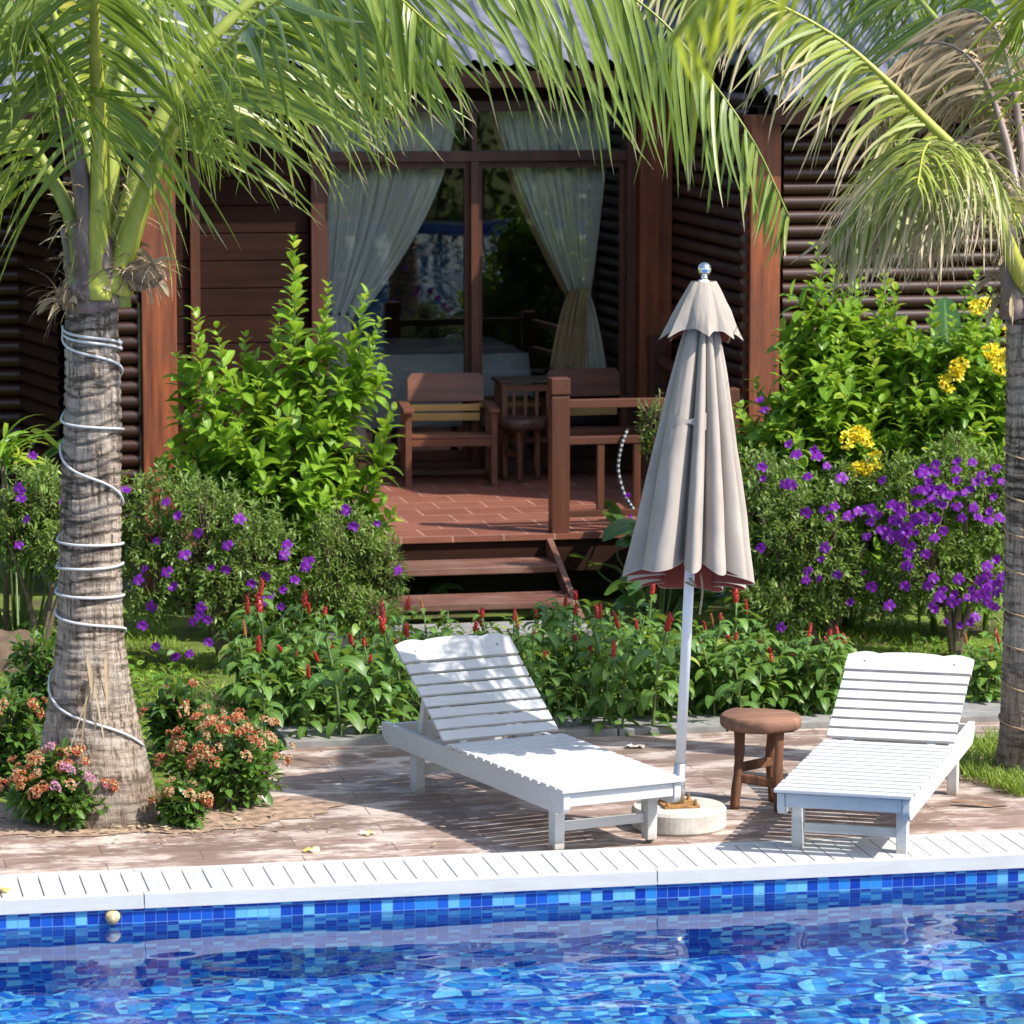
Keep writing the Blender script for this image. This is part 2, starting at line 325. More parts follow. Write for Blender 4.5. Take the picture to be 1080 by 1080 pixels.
# ------------------------------------------------------------------ mesh helpers
class B:
    """collects shapes into ONE mesh"""
    def __init__(s): s.v = []; s.f = []; s.uv = None; s.mi = []
    def add(s, verts, faces, mi=0):
        o = len(s.v); s.v += [tuple(p) for p in verts]; s.f += [tuple(i + o for i in f) for f in faces]; s.mi += [mi] * len(faces)
    def box(s, x0, x1, y0, y1, z0, z1, mi=0, M=None):
        vs = [(x, y, z) for z in (z0, z1) for y in (y0, y1) for x in (x0, x1)]
        if M is not None: vs = [tuple(M @ Vector(p)) for p in vs]
        s.add(vs, [(0, 2, 3, 1), (4, 5, 7, 6), (0, 1, 5, 4), (2, 6, 7, 3), (0, 4, 6, 2), (1, 3, 7, 5)], mi)
    def bar(s, a, b, w, h, up=(0, 0, 1), mi=0):
        a, b = Vector(a), Vector(b); d = (b - a); L = d.length; d.normalize()
        sd = d.cross(Vector(up)); sd.normalize(); u = sd.cross(d)
        m = Matrix((( *d, 0), (*sd, 0), (*u, 0), (0, 0, 0, 1))).transposed(); m.translation = a
        s.box(0, L, -w / 2, w / 2, -h / 2, h / 2, mi, m)
    def prism(s, poly, lo, hi, axis='x', mi=0):
        """poly in the two other axes, extruded along axis"""
        def mk(p, t):
            return {'x': (t, p[0], p[1]), 'y': (p[0], t, p[1]), 'z': (p[0], p[1], t)}[axis]
        n = len(poly); s.add([mk(p, lo) for p in poly] + [mk(p, hi) for p in poly],
            [tuple(range(n))[::-1], tuple(range(n, 2 * n))] + [(i, (i + 1) % n, n + (i + 1) % n, n + i) for i in range(n)], mi)
    def tube(s, pts, rs, n=8, mi=0, cap=True):
        pts = [Vector(p) for p in pts]
        if isinstance(rs, (int, float)): rs = [rs] * len(pts)
        vs = []; up = Vector((0, 0, 1)); prev = None
        for i, p in enumerate(pts):
            d = (pts[min(i + 1, len(pts) - 1)] - pts[max(i - 1, 0)]).normalized()
            if prev is None:
                sd = d.cross(up if abs(d.z) < .9 else Vector((1, 0, 0))).normalized()
            else:
                sd = (prev - d * prev.dot(d)).normalized()
            prev = sd; q = d.cross(sd)
            for j in range(n):
                a = 2 * math.pi * j / n; vs.append(p + (sd * math.cos(a) + q * math.sin(a)) * rs[i])
        fs = [(i * n + j, i * n + (j + 1) % n, (i + 1) * n + (j + 1) % n, (i + 1) * n + j) for i in range(len(pts) - 1) for j in range(n)]
        if cap: fs += [tuple(range(n))[::-1], tuple(range((len(pts) - 1) * n, len(pts) * n))]
        s.add(vs, fs, mi)
    def lathe(s, prof, n=24, c=(0, 0, 0), mi=0, jit=None):
        vs = []; m = len(prof)
        for (r, z) in prof:
            for j in range(n):
                a = 2 * math.pi * j / n; rr = r * (jit(a) if jit else 1); vs.append((c[0] + rr * math.cos(a), c[1] + rr * math.sin(a), c[2] + z))
        fs = [(i * n + j, i * n + (j + 1) % n, (i + 1) * n + (j + 1) % n, (i + 1) * n + j) for i in range(m - 1) for j in range(n)]
        fs += [tuple(range(n))[::-1], tuple(range((m - 1) * n, m * n))]
        s.add(vs, fs, mi)
    def grid(s, fn, nu, nv, mi=0):
        vs = [fn(i / nu, j / nv) for j in range(nv + 1) for i in range(nu + 1)]
        s.add(vs, [(j * (nu + 1) + i, j * (nu + 1) + i + 1, (j + 1) * (nu + 1) + i + 1, (j + 1) * (nu + 1) + i) for j in range(nv) for i in range(nu)], mi)
    def build(s, name, mats, parent=None, bevel=0.0, smooth=False, loc=None, rz=None):
        me = bpy.data.meshes.new(name); me.from_pydata(s.v, [], s.f)
        if not isinstance(mats, (list, tuple)): mats = [mats]
        for m in mats: me.materials.append(m)
        if len(mats) > 1: me.polygons.foreach_set('material_index', s.mi)
        if bevel > 0:
            bm = bmesh.new(); bm.from_mesh(me)
            bmesh.ops.bevel(bm, geom=list(bm.edges), offset=bevel, segments=2, affect='EDGES', profile=.6, clamp_overlap=True)
            bm.to_mesh(me); bm.free()
        if smooth: me.polygons.foreach_set('use_smooth', [True] * len(me.polygons))
        me.update()
        o = bpy.data.objects.new(name, me); C.objects.link(o); o.parent = parent
        if loc is not None: o.location = loc
        if rz is not None: o.rotation_euler = (0, 0, rz)
        return o

def nrm(a): return a / np.maximum(np.linalg.norm(a, axis=-1, keepdims=True), 1e-9)
class Leaves:
    """batches of leaf blades -> ONE mesh with uv (across, along) and a random value per blade"""
    def __init__(s): s.V = []; s.F = []; s.U = []; s.R = []; s.n = 0
    def strips(s, ctr, wid, rnd, uvv=None):
        """ctr (n,k,3) centreline, wid (n,k,3) half-width vectors"""
        n, k, _ = ctr.shape
        v = np.stack([ctr - wid, ctr + wid], 2).reshape(n, k * 2, 3)
        t = np.linspace(0, 1, k)
        uv = np.zeros((n, k, 2, 2)); uv[:, :, 1, 0] = 1; uv[:, :, :, 1] = t[None, :, None]
        base = np.arange(n)[:, None, None] * (2 * k) + s.n
        q = np.array([[2 * i, 2 * i + 1, 2 * i + 3, 2 * i + 2] for i in range(k - 1)])[None]
        s.F.append((base + q).reshape(-1, 4)); s.V.append(v.reshape(-1, 3)); s.U.append(uv.reshape(-1, 2))
        s.R.append(np.repeat(rnd, 2 * k)); s.n += n * 2 * k
    def folded(s, ctr, wid, nor, rnd, fold=.25):
        """three-row blades with a keel: ctr (n,k,3), wid, nor"""
        n, k, _ = ctr.shape
        lift = nor * (np.linalg.norm(wid, axis=-1, keepdims=True) * fold)
        v = np.stack([ctr - wid + lift, ctr, ctr + wid + lift], 2).reshape(n, k * 3, 3)
        t = np.linspace(0, 1, k)
        uv = np.zeros((n, k, 3, 2)); uv[:, :, 1, 0] = .5; uv[:, :, 2, 0] = 1; uv[:, :, :, 1] = t[None, :, None]
        base = np.arange(n)[:, None, None] * (3 * k) + s.n
        q = np.array([[3 * i + a, 3 * i + a + 1, 3 * i + a + 4, 3 * i + a + 3] for i in range(k - 1) for a in (0, 1)])[None]
        s.F.append((base + q).reshape(-1, 4)); s.V.append(v.reshape(-1, 3)); s.U.append(uv.reshape(-1, 2))
        s.R.append(np.repeat(rnd, 3 * k)); s.n += n * 3 * k
    def leaves(s, P, D, L, W, droop=.6, k=5, fold=.25, rnd=None, up=None, shape=(.55, .75), twist=.3):
        """pointed leaves starting at P heading D"""
        n = len(P)
        if n == 0: return
        P = np.asarray(P, float); D = nrm(np.asarray(D, float)); L = np.broadcast_to(L, n).astype(float); W = np.broadcast_to(W, n).astype(float)
        rnd = rng.random(n) if rnd is None else rnd
        up = np.tile(np.array([0, 0, 1.0]), (n, 1)) if up is None else up
        up = up + rng.normal(0, twist, (n, 3))
        ctr = np.zeros((n, k, 3)); wid = np.zeros((n, k, 3)); nor = np.zeros((n, k, 3)); p = P.copy(); d = D.copy()
        for i in range(k):
            t = i / (k - 1); ctr[:, i] = p
            sd = nrm(np.cross(d, up)); nn = np.cross(sd, d)
            a, b = shape
            w = (t ** a) * ((1 - t) ** b); w = w / ((a / (a + b)) ** a * (b / (a + b)) ** b)
            if i == 0: w = .06
            wid[:, i] = sd * (W * w / 2)[:, None]; nor[:, i] = nn
            p = p + d * (L / (k - 1))[:, None]
            d = nrm(d + np.array([0, 0, -1.0]) * (droop / (k - 1)))
        s.folded(ctr, wid, nor, rnd, fold)
    def build(s, name, mat, parent=None, loc=None):
        V = np.concatenate(s.V); F = np.concatenate(s.F); U = np.concatenate(s.U); R = np.concatenate(s.R)
        me = bpy.data.meshes.new(name); me.vertices.add(len(V)); me.vertices.foreach_set('co', V.astype(np.float32).ravel())
        me.loops.add(F.size); me.loops.foreach_set('vertex_index', F.astype(np.int32).ravel())
        me.polygons.add(len(F)); me.polygons.foreach_set('loop_start', np.arange(0, F.size, 4, dtype=np.int32))
        me.update(calc_edges=True)
        ul = me.uv_layers.new(name='UVMap'); ul.data.foreach_set('uv', U[F.ravel()].astype(np.float32).ravel())
        at = me.attributes.new('rnd', 'FLOAT', 'POINT'); at.data.foreach_set('value', R.astype(np.float32))
        me.polygons.foreach_set('use_smooth', np.ones(len(F), dtype=bool))
        me.materials.append(mat); me.validate()
        o = bpy.data.objects.new(name, me); C.objects.link(o); o.parent = parent
        if loc is not None: o.location = loc
        return o
def catmull(pts, n):
    p = np.array([list(q) for q in pts], float); p = np.vstack([2 * p[0] - p[1], p, 2 * p[-1] - p[-2]])
    segs = len(p) - 3; out = []
    for t in np.linspace(0, segs - 1e-6, n):
        i = int(t); f = t - i; a, b, c, d = p[i:i + 4]
        out.append(.5 * ((2 * b) + (c - a) * f + (2 * a - 5 * b + 4 * c - d) * f * f + (3 * b - a - 3 * c + d) * f ** 3))
    return np.array(out)

# ------------------------------------------------------------------ lighting
SUN = Vector((.85, -.40, 1.0)).normalized()
w = bpy.data.worlds.new('World'); sc.world = w; w.use_nodes = True
sky = w.node_tree.nodes.new('ShaderNodeTexSky'); sky.sky_type = 'NISHITA'; sky.sun_disc = False
sky.sun_elevation = math.asin(SUN.z); sky.sun_rotation = math.atan2(SUN.x, SUN.y); sky.air_density = 1.0; sky.dust_density = 1.5
bg = w.node_tree.nodes['Background']; bg.inputs[1].default_value = .15; w.node_tree.links.new(sky.outputs[0], bg.inputs[0])
sd = bpy.data.lights.new('sun', 'SUN'); sun = bpy.data.objects.new('sun', sd); C.objects.link(sun)
sd.energy = 4.0; sd.angle = rad(.5); sd.color = (1.0, .955, .88)
sun.rotation_euler = SUN.to_track_quat('Z', 'Y').to_euler(); sun.location = (20, 0, 30)
sc.view_settings.view_transform = 'Standard'; sc.view_settings.look = 'None'; sc.view_settings.exposure = .88; sc.view_settings.gamma = 1
sc.cycles.max_bounces = 12; sc.cycles.transparent_max_bounces = 24; sc.cycles.transmission_bounces = 8
sc.cycles.caustics_reflective = False; sc.cycles.caustics_refractive = True; sc.cycles.sample_clamp_indirect = 6.0
# ================================================================== SETTING
FR = dict(loc=O, rz=RZ)                       # meshes given in the bungalow frame (u, v, z)
def uvplane(b_name, quads, mat, kind='structure', tile=.05):
    """quads: list of (4 corners, axis1, axis2) with uv = coordinates / tile"""
    me = bpy.data.meshes.new(b_name); V = []; Fc = []; U = []
    for q, ax in quads:
        o = len(V); V += q; Fc.append((o, o + 1, o + 2, o + 3)); U += [(p[ax[0]] / tile, p[ax[1]] / tile) for p in q]
    me.from_pydata(V, [], Fc); ul = me.uv_layers.new(name='UVMap')
    for i, u_ in enumerate(U): ul.data[i].uv = u_
    me.materials.append(mat); o = bpy.data.objects.new(b_name, me); C.objects.link(o)
    o.location = O; o.rotation_euler = (0, 0, RZ); tag(o, kind=kind); return o
PU0, PU1, PV0, PV1 = -15.0, 15.0, -38.0, -7.94          # pool
CB = -7.47                                               # back of the coping
def ground_mat():
    k = NT('ground_soil_and_turf'); a = k.noise(k.coord(), 1.7, 5); b = k.noise(k.coord(), 14, 5)
    col = k.ramp(a, [(.36, (.085, .068, .040)), (.50, (.11, .16, .025)), (.7, (.18, .26, .04))])
    col = k.mix(k.ramp(b, [(.4, 0.0), (.7, .5)]), col, (.06, .055, .028))
    return k.done(k.pbr(col, .95, .2, k.bump(b, .6, .02)))
gm = ground_mat()
g = B(); big = 400
for (a, b_, c, d) in ((-big, big, CB, big), (-big, big, -big, PV0 - .4), (-big, PU0, PV0 - .4, CB), (PU1, big, PV0 - .4, CB)):
    g.add([(a, c, -.025), (b_, c, -.025), (b_, d, -.025), (a, d, -.025)], [(0, 1, 2, 3)])
tag(g.build('ground', gm, **FR), kind='structure')
# patio sheet
pt = B(); poly = [(-12, CB - .002), (12, CB - .002), (12, -4.66), (-2.42, -4.66), (-2.75, -5.35), (-3.3, -5.95), (-12, -6.35)]
pt.prism(poly, -.02, 0, 'z'); tag(pt.build('patio', M['patio'], **FR), kind='structure')
# sandy bed around the left palm foot (lies on the patio)
def blob(name, c, ru, rv, z, mat, seed, n=140, amp=.45):
    b = B(); vs = [(c[0], c[1], z + .012)]
    for ring, f in ((1, .6), (2, 1.0)):
        for i in range(n):
            a = 2 * math.pi * i / n; r = 1 + amp * mnoise.noise(Vector((math.cos(a) * 2.1 + seed, math.sin(a) * 2.1, ring * .3))) + .16 * mnoise.noise(Vector((math.cos(a) * 7, math.sin(a) * 7, seed))) + .10 * mnoise.noise(Vector((math.cos(a) * 23, math.sin(a) * 23, seed)))
            vs.append((c[0] + ru * f * r * math.cos(a), c[1] + rv * f * r * math.sin(a), z + (.008 if ring == 1 else 0)))
    fs = [(0, 1 + i, 1 + (i + 1) % n) for i in range(n)] + [(1 + i, 1 + n + i, 1 + n + (i + 1) % n, 1 + (i + 1) % n) for i in range(n)]
    b.add(vs, fs); o = b.build(name, mat, smooth=True, **FR); tag(o, kind='structure'); return o
blob('sandy_soil', w2l(ground(108, 862)), 1.0, .46, .004, M['sand'], 3.0)
blob('planting_bed', w2l(ground(1085, 812)), .50, .62, .004, M['sand'], 5.0)
# kerb and pale strip behind the patio
kb = B()
for i in range(24):
    x0 = -2.42 + i * .6; kb.box(x0, x0 + .592, -4.655, -4.53, -.03, .036 + .004 * random.random())
tag(kb.build('kerb', M['kerb'], bevel=.008, **FR), kind='structure')
kb = B(); kb.box(-2.4, 11, -4.525, -4.1, -.03, .012); tag(kb.build('gravel_strip', M['kerb'], **FR), kind='structure')
# coping: white slats across a long kerb with a plain nosing
cp = B(); u = -15.0; i = 0
while u < 15:
    cp.box(u, u + .0855, -7.90, -7.515, -.02, .030 + .0022 * random.random()); u += .0915
for u0 in np.arange(-15, 15, 2.3):
    cp.box(u0, u0 + 2.296, -7.958, -7.906, -.035, .031); cp.box(u0, u0 + 2.297, -7.508, -7.47, -.02, .034)
cp.box(-15, 15, -7.955, -7.475, -.034, -.018)
tag(cp.build('pool_coping', M['coping'], bevel=.003, **FR), kind='structure')
# pool basin
ZB = -1.12
Q = [([(PU0, PV1, -.034), (PU1, PV1, -.034), (PU1, PV1, ZB), (PU0, PV1, ZB)], (0, 2)),
     ([(PU0, PV0, ZB), (PU1, PV0, ZB), (PU1, PV1, ZB), (PU0, PV1, ZB)], (0, 1)),
     ([(PU0, PV0, 0), (PU0, PV1, 0), (PU0, PV1, ZB), (PU0, PV0, ZB)], (1, 2)),
     ([(PU1, PV1, 0), (PU1, PV0, 0), (PU1, PV0, ZB), (PU1, PV1, ZB)], (1, 2)),
     ([(PU1, PV0, 0), (PU0, PV0, 0), (PU0, PV0, ZB), (PU1, PV0, ZB)], (0, 2))]
fl_ = uvplane('pool_floor', [Q.pop(1)], M['mosaic_floor'], tile=.05); fl_.cycles.is_caustics_receiver = True
basin = uvplane('pool_basin', Q, M['mosaic'])
basin.cycles.is_caustics_receiver = True
b = B(); b.box(-15, 15, PV0 - .4, PV0, -.02, .03); b.box(-15.4, -15, PV0 - .4, CB, -.02, .03); b.box(15, 15.4, PV0 - .4, CB, -.02, .03)
tag(b.build('pool_edge', M['coping'], **FR), kind='structure')
b = B(); b.box(-14.9, -.6, PV0 + .1, -18.6, ZB + .002, .05); tag(b.build('terrace', M['kerb'], bevel=.02, **FR), kind='structure')
# water: a real rippled surface
us = np.concatenate([np.arange(-15, -4.6, .4), np.arange(-4.4, 3.4, .03), np.arange(3.8, 15.01, .4)]); us[0] = -15; us[-1] = 15
vs = np.concatenate([np.arange(-38, -12, .4), np.arange(-11.6, PV1 - .012, .026), [PV1]])
def wave(u, v):
    e = min(1.35, .20 + (PV1 - v) * .45 + .55 * max(0, PV1 - v - .65)) * (1 + .55 * max(0, min(1, (u + .5) / 2.2)))
    n = mnoise.noise
    a = n(Vector((u * 1.3 + v * .8, v * 2.0, .3))) * .0055 + n(Vector((u * 4.4 - v * 1.3, v * 6.4, 5.1))) * .0078 + n(Vector((u * 8.2 + v * 2.5, v * 10.5, 9.7))) * .0034
    return -.106 + a * e * (.62 + .62 * max(0, min(1, (u - .2) / 1.5)))
VV = [(x, y, wave(x, y)) for y in vs for x in us]; nu = len(us)
wb = B(); wb.add(VV, [(j * nu + i, j * nu + i + 1, (j + 1) * nu + i + 1, (j + 1) * nu + i) for j in range(len(vs) - 1) for i in range(nu - 1)])
wat = wb.build('water', M['water'], smooth=True, **FR); tag(wat, kind='structure')
wat.cycles.is_caustics_caster = True; sd.cycles.is_caustics_light = True

# ================================================================== BUNGALOW
bung = empty('bungalow', O, RZ)
tag(bung, 'dark brown log bungalow with a tiled porch and curtained glass doors', 'bungalow')
DZ = .45
d = B(); d.box(-2.42, 1.72, -.06, 3.25, DZ - .035, DZ); deck = d.build('deck', M['deck'], bung)
d = B(); d.box(-2.42, 1.72, -.03, .0, .20, DZ - .037); d.box(-2.42, -2.39, 0, 3.2, .0, DZ - .037); d.box(1.69, 1.72, 0, 3.2, 0, DZ - .037)
for x in np.arange(-2.35, 1.75, .8): d.box(x, x + .12, .05, .17, -.05, DZ - .04)
d.build('deck_fascia', M['panel'], deck, bevel=.003)
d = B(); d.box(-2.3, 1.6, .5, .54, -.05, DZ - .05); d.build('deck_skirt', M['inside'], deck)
for (z, v0, v1) in ((.30, -.44, -.04), (.145, -.92, -.50)):
    b = B(); b.box(-1.75, -.06, v0, v1, z - .045, z); b.build('step', M['step'], bung, bevel=.006)
b = B(); b.box(-1.75, -.02, -1.40, -.98, -.03, .035); b.build('step', M['kerb'], bung, bevel=.008)
for x in (-.035, -1.79):
    b = B(); b.prism([(-.02, .44), (-.02, .30), (-1.03, 0), (-1.14, 0), (-1.10, .035)], x - .02, x + .02, 'x'); b.build('stringer', M['step'], bung, bevel=.004)

def log_wall(a, c, z0, z1, mat, sp=.098, r=.062, name='log_wall'):
    a, c = Vector((a[0], a[1], 0)), Vector((c[0], c[1], 0)); dd = (c - a); L = dd.length; dd.normalize(); n = Vector((dd.y, -dd.x, 0))
    prof = []; z = z0; K = 8
    while z < z1 - .01:
        for i in range(K):
            t = i / (K - 1) * math.pi; prof.append((math.sin(t) * r * .8 + .004, z + sp / 2 - math.cos(t) * sp / 2 * .97))
        prof.append((-.02, z + sp * .985)); prof.append((-.02, z + sp * 1.0)); z += sp
    b = B(); vs = []
    for s in (0, L): vs += [a + dd * s + n * p[0] + Vector((0, 0, p[1])) for p in prof]
    m = len(prof); b.add(vs, [(i, m + i, m + i + 1, i + 1) for i in range(m - 1)])
    # solid back
    bk = [a - n * .03, a - n * .12, c - n * .12, c - n * .03]
    b.add([p + Vector((0, 0, z0)) for p in bk] + [p + Vector((0, 0, z1)) for p in bk], [(0, 1, 2, 3), (4, 7, 6, 5), (0, 4, 5, 1), (1, 5, 6, 2), (2, 6, 7, 3), (3, 7, 4, 0)])
    o = b.build(name, mat, bung, smooth=False)
    o.data.polygons.foreach_set('use_smooth', [i < m - 1 for i in range(len(o.data.polygons))]); return o
ZT = 3.2
log_wall((1.78, .9), (8, .9), .25, ZT, M['log'])
log_wall((1.60, 3.3), (1.60, .98), .25, ZT, M['log_y'])
log_wall((-3.10, .9), (-2.62, .9), .25, ZT, M['log'])
log_wall((-3.30, 1.9), (-3.10, .92), .25, ZT, M['log_y'])
log_wall((-9, 1.9), (-3.28, 1.9), .25, ZT, M['log'])
log_wall((-2.40, 1.0), (-2.40, 3.3), .25, ZT, M['log_y'])
for (a, c, e, f) in ((-9, -3.3, 2.1, 5), (-3.2, -2.5, 1.1, 5), (1.78, 8, 1.1, 5)):
    b = B(); b.box(a, c, e, f, -.05, .24); b.build('plinth', M['kerb'], bung)
# posts
for (x0, x1, y0, y1, z1) in ((-2.60, -2.37, .82, 1.02, 3.2), (1.54, 1.75, .82, 1.02, 3.15), (1.31, 1.55, 3.10, 3.32, 3.4)):
    b = B(); b.box(x0, x1, y0, y1, .0, z1); b.build('post', M['pillar'], bung, bevel=.006)
# log ends beside the right post
for i in range(28):
    z = .30 + i * .098; b = B(); b.tube([(1.51, .93, z + .05), (1.51, .86, z + .05)], .026, 10); b.build('log_end', M['log'], bung)
# panel wall beside the door
b = B(); z = .45
while z < 3.3: b.box(-2.36, -1.13, 3.30, 3.34, z, z + .192); z += .2
b.box(-2.36, -1.13, 3.345, 3.40, .3, 3.4)
b.build('wall_panel', M['panel'], bung, bevel=.004)
b = B(); b.box(-2.0, -1.93, 3.26, 3.297, .45, 3.05); b.build('batten', M['frame'], bung, bevel=.004)
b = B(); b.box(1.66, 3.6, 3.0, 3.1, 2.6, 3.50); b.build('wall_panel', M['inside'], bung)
# door frame, header, mullion, transom rail
df = B()
df.box(-1.12, -1.02, 3.22, 3.42, DZ, 3.2); df.box(1.235, 1.305, 3.20, 3.42, DZ, 3.2)
df.box(-1.02, 1.235, 3.24, 3.40, 2.755, 2.83); df.box(.065, .125, 3.23, 3.40, DZ + .10, 2.753); df.box(.075, .115, 3.25, 3.40, 2.832, 3.12)
df.box(-1.02, 1.235, 3.20, 3.42, DZ + .002, DZ + .10)
frame = df.build('door_frame', M['frame'], bung, bevel=.004)
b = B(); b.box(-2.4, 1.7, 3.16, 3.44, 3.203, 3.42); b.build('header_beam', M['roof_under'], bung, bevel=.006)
b = B(); b.box(-1.02, 1.235, 3.22, 3.40, 3.12, 3.20); b.build('transom_head', M['frame'], frame, bevel=.004)
for (x0, x1, z0, z1) in ((-1.02, .065, DZ + .10, 2.755), (.125, 1.235, DZ + .10, 2.755), (-1.02, .075, 2.83, 3.12), (.115, 1.235, 2.83, 3.12)):
    b = B(); b.add([(x0, 3.33, z0), (x1, 3.33, z0), (x1, 3.33, z1), (x0, 3.33, z1)], [(0, 1, 2, 3)]); b.build('pane', M['pane'], frame)
    if z0 < 1:
        b = B(); t = .035
        b.box(x0, x0 + t, 3.30, 3.36, z0, z1); b.box(x1 - t, x1, 3.30, 3.36, z0, z1); b.box(x0 + t, x1 - t, 3.30, 3.36, z0, z0 + .07); b.box(x0 + t, x1 - t, 3.30, 3.36, z1 - .05, z1)
        b.build('sash', M['frame'], frame)
# room behind the glass
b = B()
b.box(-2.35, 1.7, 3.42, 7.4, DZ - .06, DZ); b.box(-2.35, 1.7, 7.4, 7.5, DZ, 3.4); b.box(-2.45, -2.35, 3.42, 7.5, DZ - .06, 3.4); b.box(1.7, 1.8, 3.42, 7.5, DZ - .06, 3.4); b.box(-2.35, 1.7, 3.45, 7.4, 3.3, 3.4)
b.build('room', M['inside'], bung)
# railing
rl = B(); rl.box(-.015, .105, -.03, .09, DZ, DZ + .90); rl.box(-.005, .095, -.02, .08, DZ + .9, DZ + .915); rl.box(-.018, .108, -.033, .093, DZ + .915, DZ + 1.02)
railing = rl.build('railing_post', M['railz'], bung, bevel=.005)
for (za, zb, e_) in ((.82, .875, .006), (.58, .63, 0), (.10, .145, 0)):
    b = B(); b.box(.107, 1.13, -e_, .055 + e_, DZ + za, DZ + zb); b.build('rail', M['rail'], railing, bevel=.004)
for x in np.arange(.30, 1.1, .245):
    b = B(); b.box(x, x + .045, .006, .05, DZ + .146, DZ + .579); b.build('baluster', M['railz'], railing, bevel=.003)
b = B(); b.box(1.135, 1.25, -.03, .09, DZ, DZ + .93); b.build('railing_post', M['railz'], bung, bevel=.005)
b = B(); b.box(1.36, 1.48, 2.97, 3.09, DZ, DZ + 1.0); b.box(1.355, 1.485, 2.965, 3.095, DZ + .9, DZ + 1.02); b.build('railing_post', M['railz'], bung, bevel=.005)
for (za, zb) in ((.86, .84), (.64, .62)):
    b = B(); b.bar((1.42, 2.96, DZ + za), (1.22, .10, DZ + zb), .055, .05); b.build('rail', M['rail'], bung, bevel=.003)
# roofs: rolled tiles in courses
def roof(name, u0, u1, v0, z0, depth, pitch, left_rake=0.0):
    b = B(); tp = math.tan(pitch); W = .165; course = .30; nx = int((u1 - u0) / W * 8); vs = []; rows = []
    nr = int(depth / course)
    for r in range(nr):
        for (f, lift) in ((0, .030), (.985, .0)):
            v = v0 + (r + f) * course; rows.append((v, z0 + (v - v0) * tp + lift))
    for (v, z) in rows:
        for i in range(nx + 1):
            u = u0 + (u1 - u0) * i / nx; ph = (u / W) % 1
            h = .034 * max(0.0, math.cos(2 * math.pi * ph)) ** .8 if math.cos(2 * math.pi * ph) > 0 else -.012 * -math.cos(2 * math.pi * ph)
            vs.append((u, v, z + h))
    n = nx + 1
    b.add(vs, [(j * n + i, j * n + i + 1, (j + 1) * n + i + 1, (j + 1) * n + i) for j in range(len(rows) - 1) for i in range(nx)])
    o = b.build(name, M['roof'], bung)
    e = B(); z1 = z0 + depth * tp
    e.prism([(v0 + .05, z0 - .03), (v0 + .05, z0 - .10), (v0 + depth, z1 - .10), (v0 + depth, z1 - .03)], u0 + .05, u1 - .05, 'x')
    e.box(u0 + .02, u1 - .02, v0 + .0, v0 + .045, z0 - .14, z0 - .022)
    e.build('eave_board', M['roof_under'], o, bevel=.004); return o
roof('roof', -2.9, 3.6, 2.75, 3.44, 5.8, rad(27))
roof('roof', 1.62, 9.0, .62, 3.23, 6.3, rad(25))
roof('roof', -9.5, -2.2, .55, 3.23, 6.3, rad(25))

# socket boxes by the left post
for (px, py) in ((141, 311), (147, 445)):
    D = 25.25; p = P3(px, py, D); b = B(); b.box(-.04, .04, -.03, .03, -.05, .05); b.box(-.022, .022, -.037, -.031, -.03, .0)
    o = b.build('socket_box', M['grey'], bevel=.004, loc=p, rz=RZ)
    tag(o, 'pale grey socket box under the palm crown on the log wall' if py < 400 else 'lower pale grey socket box on the log wall behind the trunk', 'socket box')

# ------------------------------------------------------------------ curtains (hang inside the glass)
def curtain(name, top, bot, z1, z0, folds, depth, mat, label, ease=1.5, v=3.52, curve=0.0, parent=None):
    b = B()
    def fn(s, t):
        e = t ** ease
        l = top[0] + (bot[0] - top[0]) * e; r = top[1] + (bot[1] - top[1]) * e
        r += curve * math.sin(math.pi * t) * .25
        ph = s * folds * 2 * math.pi
        dz = .03 * math.sin(ph * .5 + 1) * t
        s2 = s + .012 * math.sin(ph + .8)
        amp = depth * (.55 + .45 * math.sin(s * 11 + 2)) * (1 - .35 * t)
        return (l + (r - l) * s2, v + amp * math.sin(ph) + .015 * math.sin(ph * 2.3 + t * 3), z1 + (z0 - z1) * t + dz)
    b.grid(fn, int(folds * 14), 30)
    o = b.build(name, mat, parent, smooth=True, loc=None if parent else O, rz=None if parent else RZ)
    if label: tag(o, label, 'curtain')
    return o
cl = curtain('curtain', (-1.0, .0), (-1.0, -.72), 3.12, 1.62, 9, .03, M['sheer'], 'white sheer curtain swept to the left side of the glass doors', 1.7)
curtain('curtain_tail', (-1.0, -.80), (-1.02, -.66), 1.62, .62, 5, .025, M['sheer'], None, 1.0, parent=cl)
cr_ = curtain('curtain', (.30, 1.17), (.86, 1.03), 3.12, 1.74, 10, .03, M['sheer'], 'white sheer curtain tied in the middle over a tan drape on the right', 1.35)
curtain('curtain_tail', (.88, 1.02), (.86, 1.17), 1.74, 1.06, 5, .025, M['sheer'], None, .7, parent=cr_)
curtain('drape', (.86, .98), (.69, .96), 1.80, 1.19, 4, .04, M['tan_cloth'], None, .6, v=3.405, parent=cr_)
curtain('drape', (.27, .34), (.82, .88), 3.12, 1.74, 2, .02, M['tan_cloth'], None, 1.35, v=3.56, parent=cr_)

